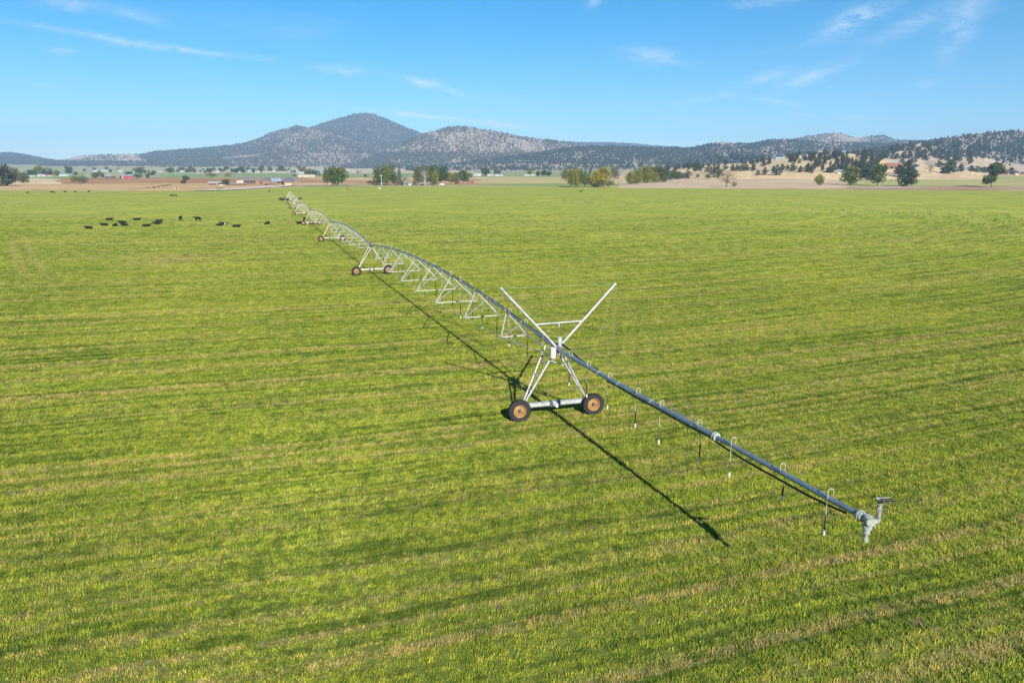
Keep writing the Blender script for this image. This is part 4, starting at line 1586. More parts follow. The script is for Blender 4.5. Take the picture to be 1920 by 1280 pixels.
def conifer(seed, n=420, kind='juniper'):
    random.seed(seed)
    cm, tm = MB(), MB()
    if kind == 'spruce':
        L = []
        for k in range(13):
            z = .08 + .9 * k / 13
            r = .5 * (1 - z) ** .85 + .02
            for j in range(6 if k < 9 else 3):
                t = j * 1.05 + k * .7 + random.random() * .4
                L.append(((cos(t) * r * .6, sin(t) * r * .6, z - r * .12), (r * .46, r * .46, .045)))
        leaf_cloud(cm, L, n * 3, .028, .4, .6)
        L2 = [((0, 0, .5), (.12, .12, .5))]
        leaf_cloud(cm, L2, n // 2, .03, .4)
    else:
        L = []
        full = random.uniform(.75, 1.1)
        for k in range(8):
            z = .12 + .82 * k / 8
            r = (.36 * sin(pi * min(.93, .22 + z * .8)) ** .8) * full
            t = k * 2.4 + random.random()
            L.append(((cos(t) * r * .5, sin(t) * r * .5, z), (r * .75, r * .75, .12)))
        L.append(((random.uniform(-.05, .05), 0, .86), (.11, .11, .14)))
        leaf_cloud(cm, L, n, .045, .7)
    tm.path([(0, 0, -.03), (.01, 0, .2), (0, 0, .6), (0, 0, .93)], [.035, .028, .016, .003], 7)
    for k in range(4):
        t = k * 1.7
        z = .15 + .12 * k
        tm.path([(0, 0, z), (cos(t) * .12, sin(t) * .12, z + .06), (cos(t) * .24, sin(t) * .24, z + .08)], [.011, .008, .002], 5)
    return cm.mesh('crown', M['needle']), tm.mesh('trunk', M['trunk'], True)


def shrub_mesh(seed, n=420):
    random.seed(seed)
    L = []
    for k in range(6):
        t = k * 1.05 + random.random()
        L.append(((cos(t) * .26, sin(t) * .26, .42 + random.uniform(-.08, .18)), (.26, .26, .30)))
    L.append(((0, 0, .6), (.26, .26, .36)))
    cm, tm = MB(), MB()
    leaf_cloud(cm, L, n, .05)
    for k in range(5):
        t = k * 1.26
        tm.path([(0, 0, -.03), (cos(t) * .12, sin(t) * .12, .3), (cos(t) * .25, sin(t) * .25, .6)], [.02, .014, .004], 5)
    return cm.mesh('crown', M['leaf_olive']), tm.mesh('stem', M['trunk'], True)


KIND = {
    'broad': [broadleaf(s, 1700, b, l) for s, b, l in ((1, .07, 11), (2, .12, 12), (3, .04, 10), (4, .10, 13), (5, .02, 11))],
    'sparse': [broadleaf(21, 480, .2, 9, True), broadleaf(22, 380, .14, 8, True)],
    'two': [broadleaf(31, 1700, .1, 6, False, True)],
    'spruce': [conifer(41, 420, 'spruce')],
    'pine': [conifer(s, 600) for s in (51, 52, 53, 54, 55)],
    'bigpine': [conifer(s, 1100) for s in (61, 62)],
    'shrub': [shrub_mesh(s) for s in (71, 72, 73)],
}
random.seed(99)
NAMES = {'broad': ('cottonwood_tree', 'tree'), 'sparse': ('sparse_tree', 'tree'), 'two': ('lobed_tree', 'tree'), 'spruce': ('spruce_tree', 'tree'),
         'pine': ('pine_tree', 'tree'), 'bigpine': ('pine_tree', 'tree'), 'shrub': ('shrub', 'shrub')}


def tree(x, yb, yt, wpx, kind, leaf, label, group=None, trunk=None, var=None, at=None):
    """a tree whose foot is seen at (x, yb), its top at row yt, its crown wpx wide"""
    p = at if at is not None else place(x, yb)
    k = ppm(p)
    h = (yb - yt) / k
    w = wpx / k
    nm, cat = NAMES[kind]
    cms = KIND[kind]
    cme, tme = cms[random.randrange(len(cms)) if var is None else var % len(cms)]
    r = empty(nm, p, random.random() * 6.28 if kind != 'two' else 0.0)
    base_w = {'broad': .86, 'sparse': .9, 'two': .92, 'spruce': .85, 'pine': .58, 'bigpine': .58, 'shrub': .9}[kind]
    sx = w / base_w
    r.scale = (sx, sx, h)
    c = link('crown', cme, r)
    c.material_slots[0].link = 'OBJECT'
    c.material_slots[0].material = M[leaf]
    t = link(tme.name.split('.')[0], tme, r)
    if trunk:
        t.material_slots[0].link = 'OBJECT'
        t.material_slots[0].material = M[trunk]
    tag(r, label, cat, group)
    return r


B, SP, SH, PI_, BP = 'broad', 'sparse', 'shrub', 'pine', 'bigpine'
G, DK, OL, YE, YG = 'leaf_green', 'leaf_dark', 'leaf_olive', 'leaf_yellow', 'leaf_yellowgreen'
GL, GC, GR = 'trees at the left edge of the valley', 'trees round the farmstead beyond the field', 'trees on the right beyond the field'
TREES = [
    # left
    (11, 349, 308, 27, BP, 'needle', 'tall dark pine at the left edge of the picture, its lower left side cut off', GL),
    (44, 343, 322, 24, B, OL, 'round olive bush like tree just right of the tall dark pine', GL),
    (26, 338, 313, 20, B, OL, 'greyish olive tree standing just behind the tall dark pine', GL),
    (57, 331, 318, 12, B, DK, 'small dark tree behind the round olive tree at the left', GL),
    (73, 330, 309.5, 17, B, YG, 'tall yellowish tree above the low white buildings at the left', GL),
    (64, 331, 318, 10, B, DK, 'dark green tree left of the yellowish tree above the low white buildings', GL),
    (84, 330, 317, 12, PI_, DK, 'dark conifer right of the yellowish tree above the low white buildings', GL),
    (92, 329, 314, 14, B, 'leaf_pale', 'pale grey bare tree behind the low white buildings', GL),
    (95, 330, 319, 9, PI_, DK, 'small dark conifer in front of the pale grey bare tree', GL),
    (107, 330, 319, 11, B, G, 'small round green tree left of the blue roofed shed', GL),
    (130, 328, 311.5, 14, B, DK, 'tall dark green tree behind the blue roofed shed', GL),
    (142, 329, 322, 7, B, DK, 'tiny dark tree right of the blue roofed shed', GL),
    (141, 344, 327, 15, SH, YG, 'green bush, left one of the pair in the brown ploughland', GL),
    (155, 345, 326, 19, SH, OL, 'olive bush, larger right one of the pair in the brown ploughland', GL),
    (180, 334, 323, 14, B, G, 'green tree left of the dark grey shed', GL),
    (192, 334, 323.5, 10, B, YG, 'lighter green tree touching the dark grey shed', GL),
    (242, 330, 321, 13, B, DK, 'dark tree peeping over the grey roof of the red barn', GL),
    (258, 334, 325, 22, SH, DK, 'low dark bushes at the right end of the red barn', GL),
    (263, 326, 313, 17, B, DK, 'large dark round tree far behind the right end of the red barn', GL),
    (277, 334, 325, 7, B, DK, 'narrow dark tree at the right end of the bushes by the red barn', GL),
    (285, 329, 323, 10, B, DK, 'low dark tree right of the trees by the red barn', GL),
    (320, 324.5, 313.5, 12, B, G, 'round green tree alone at the village edge left of the two lobed tree', GL),
    (347, 346, 329.5, 16, 'two', DK, 'two lobed dark green tree in the brown ploughland left of the low brown house', GC),
    (423.5, 348, 336, 13, B, DK, 'round dark green tree between the low brown house and the long barn', GC),
    (397, 332, 323, 21, SH, 'leaf_rust', 'wide rusty orange bush at the edge of the ploughland', GC),
    (428, 332, 323.5, 13, SH, 'leaf_rust', 'smaller yellowish bush right of the rusty orange bush', GC),
    (552, 332, 325, 7, SH, OL, 'small olive bush right of the long barn roof', GC),
    (578, 329, 316, 18, B, YG, 'yellow green tree behind the long cream shed', GC),
    (590, 331, 318, 10, B, DK, 'dark green tree at the right end of the long cream shed', GC),
    (597, 331, 320, 10, B, 'leaf_pale', 'grey green tree below the pale blue roof', GC),
    (617, 347.5, 315, 22, B, G, 'left of the three big pale trunked cottonwoods beside the track', GC, 'pale_trunk'),
    (629, 346.5, 312, 24, B, DK, 'middle of the three big cottonwoods beside the track', GC),
    (637, 347.5, 313, 34, B, G, 'right and widest of the three big pale trunked cottonwoods beside the track', GC, 'pale_trunk'),
    (694, 346.5, 337, 13, SH, OL, 'low olive shrub, left one of the pair beside the light pole', GC),
    (706, 346.5, 336.5, 14, SH, DK, 'low dark shrub, right one of the pair beside the light pole', GC),
    (713, 347, 313, 24, B, G, 'big green tree behind the light pole', GC),
    (729, 347, 307, 24, B, G, 'tallest big green tree, right of the light pole', GC),
    (724, 347.5, 331, 10, SH, G, 'small bright green bush in front of the big trees by the light pole', GC),
    (740, 347, 326, 12, B, DK, 'dark greyish tree left of the pointed spruce', GC),
    (749, 346.5, 306.5, 15, 'spruce', 'needle', 'tall pointed dark spruce beside the green gabled house', GC),
    (748, 347, 337, 7, SH, OL, 'small pale bush at the foot of the pointed spruce', GC),
    (777, 347, 337, 10, SH, YG, 'yellow green bush beside the green gabled house', GC),
    (785, 347, 312, 20, B, OL, 'tall tree with thin yellow green crown right of the green gabled house', GC, 'pale_trunk'),
    (797, 348, 314, 20, SP, 'leaf_pale', 'half bare tree with pale branches in the middle of the farm trees', GC, 'pale_trunk'),
    (807, 347, 309, 28, B, G, 'broad domed green tree, tallest over the farmyard', GC),
    (816, 348, 322, 14, B, YG, 'slender yellowish tree in front of the broad domed tree', GC),
    (829, 346, 313.5, 24, B, DK, 'dark green tree right of the broad domed tree', GC),
    (844, 345, 323, 18, B, YE, 'yellow leaved tree in the farm clump', GC),
    (855, 345, 324, 16, B, OL, 'olive tree right of the yellow leaved farm tree', GC),
    (868, 344, 318, 22, B, G, 'round green tree at the right end of the farm clump', GC),
    (882, 334, 324, 8, B, YG, 'small yellow green tree right of the farm clump', GC),
    (910.5, 329.5, 314.5, 16, B, DK, 'round dark green tree between the white farm buildings', GC),
    (933, 327, 318, 14, B, DK, 'dark tree rising behind the right white farm building', GC),
    (994, 328, 315, 11, B, YG, 'yellow green tree alone in the far pasture', GC),
    (1009, 331, 320, 9, B, DK, 'left of three dark bushy trees in the far pasture', GC),
    (1020, 331, 318, 11, B, DK, 'middle of three dark bushy trees in the far pasture', GC),
    (1029, 331, 321, 11, B, DK, 'right of three dark bushy trees in the far pasture', GC),
    # middle right: the yellow clump
    (1060, 337, 316.5, 16, B, OL, 'olive tree peeping out behind the left of the yellow clump', GR),
    (1072, 351.5, 317, 24, B, YG, 'green and yellow tree at the left end of the yellow clump', GR),
    (1081, 351, 316, 22, B, YG, 'second green and yellow tree from the left of the yellow clump', GR),
    (1096, 351, 323, 24, B, G, 'lower green tree in the middle of the yellow clump', GR),
    (1090, 327, 315.5, 6, PI_, DK, 'left dark narrow conifer behind the yellow clump', GR),
    (1097, 327, 318, 5, PI_, DK, 'right dark narrow conifer of the pair behind the yellow clump', GR),
    (1107, 326, 314, 6, PI_, DK, 'dark narrow conifer just left of the bright yellow tree', GR),
    (1116, 351, 322, 22, B, YE, 'dull yellow tree left of the brightest yellow tree', GR),
    (1131, 351, 312.5, 28, B, YE, 'brightest yellow tree, tallest of the clump', GR),
    (1113, 351, 339, 20, SH, DK, 'dark shaded bush low under the yellow trees', GR),
    (1124, 351.5, 338, 18, SH, DK, 'dark shaded bush directly below the brightest yellow tree', GR),
    (1143, 350.5, 336, 16, SH, DK, 'dark bush at the right foot of the yellow clump', GR),
    (1146, 350, 324, 18, SP, 'leaf_pale', 'pale half bare tree at the right end of the yellow clump', GR, 'pale_trunk'),
    (1152, 336, 311, 16, B, OL, 'olive tree behind the right end of the yellow clump', GR),
    (1160, 336, 315, 10, SP, 'leaf_pale', 'grey bare tree right of the yellow clump', GR),
    # green clump
    (1181, 346, 320, 16, B, YG, 'yellow green tree at the left end of the long green grove', GR),
    (1195, 345.5, 328, 20, B, YE, 'low yellow tree along the front of the long green grove', GR),
    (1196, 342, 314, 22, B, YG, 'tall yellow green tree behind the low yellow one in the long grove', GR),
    (1212, 343, 309.5, 24, B, YG, 'tallest tree of the long green grove', GR),
    (1227, 344, 323, 18, B, YE, 'yellow tree in the middle front of the long green grove', GR),
    (1228, 341, 311, 22, B, G, 'tall green tree behind the middle of the long grove', GR),
    (1244, 341, 313.5, 22, B, DK, 'dark green tree right of the middle of the long grove', GR),
    (1257, 339, 319, 20, B, DK, 'dark rounded tree towards the right of the long grove', GR),
    (1267, 337, 320, 18, B, DK, 'dark rounded tree last but one at the right of the long grove', GR),
    (1277, 335, 323, 16, B, DK, 'last low dark tree at the right end of the long grove', GR),
    # field edge, right
    (1362, 351, 318, 40, SP, OL, 'wide sparse olive tree standing alone on the field edge', GR),
    (1377, 351, 340, 10, SH, YG, 'small yellow green bush under the wide sparse olive tree', GR),
    (1535, 349.5, 327, 16, B, YG, 'small upright yellow green tree alone on the field edge', GR),
    (1595, 347.5, 311.5, 34, B, G, 'round green tree on a short trunk at the corner of the bare field', GR),
    (1645, 348.5, 307, 28, B, DK, 'tall dark green tree with a crown reaching nearly to the ground', GR),
    (1628, 337, 306, 19, BP, 'needle', 'tall dark pine behind the tall dark green tree', GR),
    (1618, 334, 310, 13, BP, 'needle', 'dark pine left of the tallest pine on the right', GR),
    (1700, 349.5, 318, 33, B, DK, 'bushy dark green tree on the reddish bank below the terracotta roofed house', GR),
    (1702, 333, 300, 24, BP, 'needle', 'tall thin pine behind the bushy tree on the reddish bank', GR),
    (1686, 327, 309, 18, BP, 'needle', 'dark pine at the right wall of the terracotta roofed house', GR),
    (1743, 325, 298, 22, SP, 'leaf_pale', 'grey bare looking tree between the two pines right of the house', GR),
    (1760, 314, 301, 12, PI_, 'needle', 'dark pine just right of the grey bare looking tree', GR),
    (1779, 326, 299, 22, BP, 'leaf_dark', 'dense dark tree on the tan bank right of the grey bare tree', GR),
    (1801, 322, 307, 12, PI_, 'needle', 'leaning pine right of the dense dark tree on the tan bank', GR),
    (1820, 322, 310, 14, PI_, 'needle', 'left pine of the three at the edge of the far tan pasture', GR),
    (1831, 323, 311, 12, PI_, 'needle', 'middle pine of the three at the edge of the far tan pasture', GR),
    (1845, 324, 313, 18, B, DK, 'low round dark tree left of the two lobed tree at the right', GR),
    (1818, 308, 286, 10, PI_, 'needle', 'single tall pine standing out on the far tan pasture', GR),
    (1859, 350, 306, 38, 'two', DK, 'big two lobed dark green tree alone at the right edge of the field', GR),
    (1886, 328, 318, 12, B, 'leaf_pale', 'pale grey green tree right of the big two lobed tree', GR),
    (1895, 327, 314, 14, PI_, 'needle', 'dark pine at the right edge beside the yellow tent like heap', GR),
    (1905, 327, 320, 8, B, G, 'small green tree at the far right edge', GR),
    # near pines along the foot of the knoll
    (1289, 335, 319, 11, PI_, 'needle', 'pine left of the tall green tree on the knoll foot', GR),
    (1305, 324, 301, 13, B, DK, 'tall green tree standing up on the left foot of the knoll', GR),
    (1327, 336, 326, 12, SH, DK, 'round dark bush on the knoll foot left of the sparse olive tree', GR),
    (1308, 334, 325, 8, SH, OL, 'small dry bush below the tall green tree on the knoll foot', GR),
    (1328, 324, 308, 11, PI_, 'needle', 'left pine of the dense pair above the round dark bush', GR),
    (1338, 328, 307, 12, PI_, 'needle', 'right pine of the dense pair above the round dark bush', GR),
    (1346, 333, 309, 15, PI_, 'needle', 'larger pine just left of the sparse olive tree', GR),
    (1360, 318, 308, 9, PI_, 'needle', 'pine seen over the top of the sparse olive tree', GR),
    (1373, 321, 308, 10, PI_, 'needle', 'leftmost pine of the row right of the sparse olive tree', GR),
    (1382, 320, 308, 9, PI_, 'needle', 'second pine of the row right of the sparse olive tree', GR),
    (1392, 321, 306, 11, PI_, 'needle', 'third pine of the row right of the sparse olive tree', GR),
    (1400, 320, 308, 9, PI_, 'needle', 'fourth pine of the row right of the sparse olive tree', GR),
    (1412, 321, 305, 11, PI_, 'needle', 'last pine of the row right of the sparse olive tree', GR),
    (1421, 329, 318, 7, PI_, 'needle', 'small pine at the left end of the green meadow', GR),
    (1434, 328, 314, 11, PI_, 'needle', 'round dark pine in the green meadow', GR),
    (1456, 329, 309, 14, PI_, 'needle', 'largest pine at the right end of the green meadow', GR),
    (1450, 321, 311, 8, PI_, 'needle', 'small pine behind the largest pine of the green meadow', GR),
    (1467, 320, 307, 11, PI_, 'needle', 'pine right of the largest pine of the green meadow', GR),
    (1476, 319, 308, 7, PI_, 'needle', 'narrow pine in the row below the white roofed house', GR),
    (1486, 321, 306, 12, PI_, 'needle', 'pine at the right end of the row below the white roofed house', GR),
    (1432, 312, 302, 9, PI_, 'needle', 'single round pine on the open tan slope left of the white roofed house', GR),
    (1501, 323, 311, 11, PI_, 'needle', 'left pine of the pair on the open slope below the grove', GR),
    (1514, 322, 307, 13, PI_, 'needle', 'right darker pine of the pair on the open slope below the grove', GR),
    (1560, 323, 315, 10, SH, DK, 'dark bush left of the blue roofed shed below the grove', GR),
]
for t in TREES:
    tree(*t[:8], trunk=t[8] if len(t) > 8 else None)

# the rest of the knoll pines one by one, then the thin ones as woods
ZONES = [  # x range, y range (feet), count, mean height in px, label, group
    (1515, 1665, 290, 325, 125, 11.5, 'dark pine in the crowded grove on the near knoll', 'pines of the crowded grove on the knoll'),
    (1330, 1530, 292, 309, 60, 11, 'dark pine along the near knoll crest', 'pines along the crest of the knoll'),
    (1195, 1330, 312, 322, 26, 10, 'one of the dark pines in the thin row behind the long green grove', 'pines behind the long green grove'),
    (1660, 1860, 272, 297, 70, 9, 'pine dotting the tan hill above the terracotta house', 'pines dotted over the right tan hill'),
    (1640, 1800, 295, 308, 24, 10, 'one of the pines at the foot of the tan hill behind the houses', 'pines at the foot of the right tan hill'),
]
random.seed(5)
for x0, x1, y0, y1, n, hp, lab, grp in ZONES:
    for k in range(n):
        for _try in range(8):
            x, y = random.uniform(x0, x1), random.uniform(y0, y1)
            p = place(x, y)
            if p.y < 3000 and (hp != 11 or y < 318 - (x - 1330) * .085 + 3) and not (1448 < x < 1476 and y > 295) and not (1650 < x < 1690 and 300 < y < 320):
                break
        s = hp * random.uniform(.7, 1.3) * (1.0 if p.y > 1200 else 1.2)
        where = ''
        if n >= 46:
            fx, fy = (x - x0) / (x1 - x0), (y - y0) / (y1 - y0)
            where = ', %s %s' % ('upper' if fy < .5 else 'lower', 'left' if fx < .34 else ('middle' if fx < .67 else 'right'))
        tree(x, y, y - s, s * random.uniform(.5, .72), PI_, 'needle', lab + where, grp + where, at=p)
# small trees of the far village and the pasture hedges
random.seed(8)
for x0, x1, y0, y1, n, hp, lab, grp in [
        (330, 570, 318.5, 324.5, 60, 7, 'small tree among the far village houses', 'village trees'),
        (150, 330, 318, 326, 14, 4.5, 'one of the small trees scattered over the far pasture above the red barn', 'trees of the far left pasture'),
        (640, 720, 322, 333, 10, 5, 'one of the small trees in the strip between the cottonwoods and the light pole', 'small trees between the farm clumps'),
        (960, 1200, 312, 317, 24, 5, 'one of the small junipers dotted along the pale foot of the long wooded slope', 'junipers at the foot of the long slope')]:
    for k in range(n):
        x, y = random.uniform(x0, x1), random.uniform(y0, y1)
        s = hp * random.uniform(.6, 1.4)
        where = ''
        if n >= 46:
            q_ = int((x - x0) / (x1 - x0) * 4)
            where = ', ' + ('at its left end', 'left of its middle', 'right of its middle', 'at its right end')[min(3, q_)]
        tree(x, y, y - s, s * random.uniform(.8, 1.3), B if k % 3 else PI_, random.choice((DK, DK, G, OL)), lab + where, grp + where)

# ------------------------------------------------------------------ buildings
def building(name, x0, x1, yb, yw, yr, depth, wall, roof, label, cat, group=None, ridge='side', doors=(), yaw=0.0, open_front=False, posts=0, chimney=False, gable=None):
    """x0..x1 the front as seen, yb its foot, yw the eaves, yr the ridge; depth in metres; doors = (from, to, bottom, top, material) in fractions of the front"""
    p = place((x0 + x1) / 2, yb)
    k = ppm(p)
    w, hw, hr = (x1 - x0) / k, (yb - yw) / k, (yb - yr) / k
    r = empty(name, p, -atan2(p.x, p.y) + yaw)
    d = depth
    hb = -1.0
    mb = MB()
    # local: front at y = 0, body behind it
    if ridge == 'side':
        mb.add([(-w / 2, 0, hb), (w / 2, 0, hb), (w / 2, d, hb), (-w / 2, d, hb), (-w / 2, 0, hw), (w / 2, 0, hw), (w / 2, d, hw), (-w / 2, d, hw), (-w / 2, d / 2, hr), (w / 2, d / 2, hr)],
               [(0, 1, 5, 4), (2, 3, 7, 6), (1, 2, 6, 9, 5), (3, 0, 4, 8, 7)])
        e, s = .04 * w * 0 + .6, .5
        rb = MB()
        th = .25
        sl = (hr - hw) / (d / 2)
        for sg in (0, 1):
            y0_, y1_ = (-e, d / 2) if sg == 0 else (d + e, d / 2)
            z0_, z1_ = hw - e * sl, hr
            pts = [(-w / 2 - s, y0_, z0_ + .05), (w / 2 + s, y0_, z0_ + .05), (w / 2 + s, y1_, z1_ + .05), (-w / 2 - s, y1_, z1_ + .05)]
            top = [(a, b, c + th) for a, b, c in pts]
            rb.add(pts + top, [(0, 1, 2, 3), (7, 6, 5, 4), (0, 4, 5, 1), (1, 5, 6, 2), (2, 6, 7, 3), (3, 7, 4, 0)])
    else:
        mb.add([(-w / 2, 0, hb), (w / 2, 0, hb), (w / 2, d, hb), (-w / 2, d, hb), (-w / 2, 0, hw), (w / 2, 0, hw), (w / 2, d, hw), (-w / 2, d, hw), (0, 0, hr), (0, d, hr)],
               [(0, 1, 5, 8, 4), (2, 3, 7, 9, 6), (1, 2, 6, 5), (3, 0, 4, 7)])
        rb = MB()
        th, e, s = .25, .6, .7
        sl = (hr - hw) / (w / 2)
        for sg in (-1, 1):
            pts = [(sg * (w / 2 + e), -s, hw - e * sl + .05), (sg * (w / 2 + e), d + s, hw - e * sl + .05), (0, d + s, hr + .05), (0, -s, hr + .05)]
            top = [(a, b, c + th) for a, b, c in pts]
            rb.add(pts + top, [(0, 1, 2, 3), (7, 6, 5, 4), (0, 4, 5, 1), (1, 5, 6, 2), (2, 6, 7, 3), (3, 7, 4, 0)])
    link('wall', mb.mesh('wall', M[wall]), r)
    if gable:
        q = MB()
        q.add([(-w / 2, -.12, hw * .86), (w / 2, -.12, hw * .86), (w / 2, -.12, hw), (0, -.12, hr), (-w / 2, -.12, hw),
               (-w / 2, .1, hw * .86), (w / 2, .1, hw * .86), (w / 2, .1, hw), (0, .1, hr), (-w / 2, .1, hw)],
              [(0, 1, 2, 3, 4), (9, 8, 7, 6, 5), (0, 5, 6, 1), (1, 6, 7, 2), (2, 7, 8, 3), (3, 8, 9, 4), (4, 9, 5, 0)])
        link('gable_panel', q.mesh('gable_panel', M[gable]), r)
    rf = link('roof', rb.mesh('roof', M[roof]), r)
    if chimney:
        cb = MB()
        cb.box((w * .2, d * .5, hr + .6), (.8, .8, 1.8))
        link('chimney', cb.mesh('chimney', M['timber']), rf)
    for (f0, f1, b0, b1, mt, nm) in doors:
        q = MB()
        q.box(((f0 + f1 - 1) * w / 2, -.03, (b0 + b1) / 2 * hw), ((f1 - f0) * w, .16, (b1 - b0) * hw))
        link(nm, q.mesh(nm, M[mt]), r)
    for i in range(posts):
        q = MB()
        q.box((-w / 2 + w * (i + .5) / posts, -.35, hw / 2), (.35, .35, hw))
        link('post', q.mesh('post', M['timber']), r)
    tag(r, label, cat, group)
    return r


O = 'opening'
FB = 'farm buildings beyond the field'
# the long barn and its gabled ends
building('long_barn', 448, 557, 345.5, 338, 333, 26, 'timber', 'brown_roof', 'long low barn with brown grey roof and open bays of dark stalls', 'barn', FB,
         doors=[(.0, .105, .05, .95, 'cream_wall', 'hay_wall'), (.11, .15, .35, .85, O, 'stall_opening'), (.16, .20, .35, .85, O, 'stall_opening'), (.21, .25, .35, .85, O, 'stall_opening'), (.26, .30, .35, .85, O, 'stall_opening'),
                (.12, .30, .04, .22, 'brown_wall', 'pen_panel'), (.36, .42, .02, .9, 'brown_wall', 'door'), (.44, .47, .1, .9, 'timber', 'door'), (.70, .77, .0, .75, O, 'stall_opening')], posts=12)
building('gabled_shed', 495, 511, 347, 338.5, 334, 9, 'timber', 'dark_roof', 'small gabled shed with a dark roof in front of the middle of the long barn', 'barn', FB, 'gable', gable='dark_box',
         doors=[(.05, .95, .82, .98, 'brown_wall', 'gable_beam'), (.1, .5, .0, .3, O, 'door'), (.62, .9, .1, .4, 'brown_wall', 'door')], posts=3)
building('blue_roofed_shed', 510.5, 527, 347, 340, 335.2, 8, 'timber', 'blue_roof', 'blue grey roofed lean to between the two gables of the long barn', 'barn', FB,
         doors=[(.05, .45, .05, .4, 'brown_wall', 'door'), (.55, .95, .45, .9, O, 'opening')], posts=3)
building('gabled_barn', 532, 553, 347.5, 339.5, 333, 12, 'timber', 'dark_roof', 'large dark gabled open barn at the right end of the long barn', 'barn', FB, 'gable', gable='dark_box',
         doors=[(.02, .98, .8, 1.0, O, 'opening'), (-.02, .08, .0, .6, O, 'opening'), (.12, .68, .0, .45, 'cream_wall', 'hay_stack'), (.7, 1.0, .0, .14, O, 'opening')], posts=5)
building('low_brown_house', 392, 411, 347.5, 343.5, 341.3, 10, 'brown_wall', 'white_roof', 'low dark brown house with a pale roof left of the round dark tree', 'house', FB,
         doors=[(.70, .74, .0, .8, 'house_white', 'door'), (.86, .92, .2, .8, O, 'window')])
building('white_trailer', 410.5, 419, 348, 345, 343.6, 4, 'house_white', 'dark_roof', 'small white trailer between the low brown house and the round dark tree', 'trailer', FB, doors=[(.2, .4, .3, .8, O, 'window')])
building('cattle_shed', 428, 462, 347.3, 344.4, 343.6, 4, 'brown_wall', 'grey_roof', 'long low brown cattle shed with a pale roof in front of the barn', 'shed', FB, posts=7)
building('red_barn', 226, 249, 334.5, 329.8, 327.5, 14, 'red_wall', 'grey_roof', 'bright red barn with a grey roof beyond the ploughland', 'barn', FB,
         doors=[(.0, .14, .0, .75, O, 'door'), (.16, .24, .0, .9, 'house_white', 'door'), (.70, .84, .0, .22, 'house_white', 'hatch')])
building('grey_shed', 198, 208, 334.3, 330.5, 328, 9, 'dark_box', 'grey_roof', 'dark grey shed left of the red barn', 'shed', FB, doors=[(.2, .5, 0, .7, O, 'door')])
building('rust_shed', 208.2, 217.5, 334.4, 331.8, 330.3, 7, 'brown_wall', 'rust', 'low rust red shed attached to the right of the dark grey shed', 'shed', FB, doors=[(.3, .6, 0, .8, O, 'door')])
building('blue_shed', 113, 132, 330.2, 327.5, 325.8, 10, 'house_white', 'blue_roof', 'pale blue roofed shed at the left of the valley', 'shed', FB, doors=[(.80, .96, .0, .8, O, 'opening')])
building('low_white_house', 71, 84, 330.9, 328.4, 327.2, 10, 'house_white', 'white_roof', 'long low white building under the yellowish tree', 'house', FB, doors=[(-.06, .0, 0, .9, 'red_wall', 'door'), (.4, .5, .2, .8, O, 'window')])
building('low_white_house', 86, 97, 330.5, 328.8, 327.4, 9, 'house_white', 'red_wall', 'low white building with a red roof right of the long white one', 'house', FB, doors=[(.1, .25, .1, .8, O, 'window')])
building('low_white_house', 57, 65, 331.5, 330, 328.8, 7, 'house_white', 'white_roof', 'smallest of the low white buildings, left of the yellowish tree', 'house', FB, doors=[(.4, .6, .1, .8, O, 'window')])
building('cream_shed', 560, 590, 332.2, 328.8, 327.4, 14, 'cream_wall', 'white_roof', 'long cream walled shed with a white roof right of the barn', 'shed', FB, doors=[(.15, .3, .0, .3, 'timber', 'door')])
building('silver_shed', 560.5, 569, 327.3, 325, 322.6, 12, 'blue_roof', 'white_roof', 'silver roofed shed behind the left end of the long cream shed', 'shed', FB, doors=[(.4, .6, 0, .7, O, 'door')])
building('blue_roofed_house', 591, 606, 325.5, 322.4, 319.2, 14, 'house_white', 'blue_roof', 'house with a pale blue roof left of the three cottonwoods', 'house', FB, doors=[(.2, .35, .1, .7, O, 'window'), (.6, .75, .1, .7, O, 'window')])
building('green_gabled_house', 756, 769, 347, 341, 334, 12, 'green_wall', 'brown_roof', 'green grey gabled farmhouse right of the pointed spruce', 'house', FB, 'gable',
         doors=[(.55, .7, .2, .55, O, 'window'), (.2, .35, .2, .55, O, 'window')], yaw=.25, chimney=True)
building('white_garage', 766, 771.5, 347.6, 345, 344, 4, 'house_white', 'white_roof', 'small white garage against the right of the green gabled house', 'garage', FB, doors=[(.2, .8, 0, .6, 'galvanised', 'door')])
building('dark_shed', 786, 806, 348, 344.6, 343.8, 5, 'dark_box', 'grey_roof', 'low dark shed in the shade of the farm trees', 'shed', FB, doors=[(.1, .5, 0, .7, O, 'opening')])
building('tan_roofed_house', 823.5, 836, 346, 341.5, 337.4, 9, 'brown_wall', 'tan_soil', 'small house with a tan roof among the farm trees', 'house', FB, doors=[(.3, .5, .1, .6, O, 'window')])
building('white_farmhouse', 888, 902, 330.2, 327.4, 325.6, 10, 'house_white', 'white_roof', 'white farm building left of the round dark tree in the far pasture', 'house', FB, doors=[(.3, .4, .1, .7, O, 'window')])
building('white_farmhouse', 914, 925, 330.2, 328, 326.6, 10, 'house_white', 'white_roof', 'white farm building just right of the round dark tree in the far pasture', 'house', FB, doors=[(.5, .7, .0, .7, O, 'door')])
building('white_farmhouse', 928, 943, 330, 327.8, 326.2, 10, 'house_white', 'blue_roof', 'white farm building with a pale blue roof, rightmost of its row', 'house', FB, doors=[(.5, .6, .1, .7, O, 'window')])
building('white_trailer', 983.5, 993, 329.6, 327.8, 327.2, 3, 'house_white', 'white_roof', 'white trailer left of the lone yellow green tree in the far pasture', 'trailer', FB, doors=[(.3, .4, .1, .7, O, 'window')])
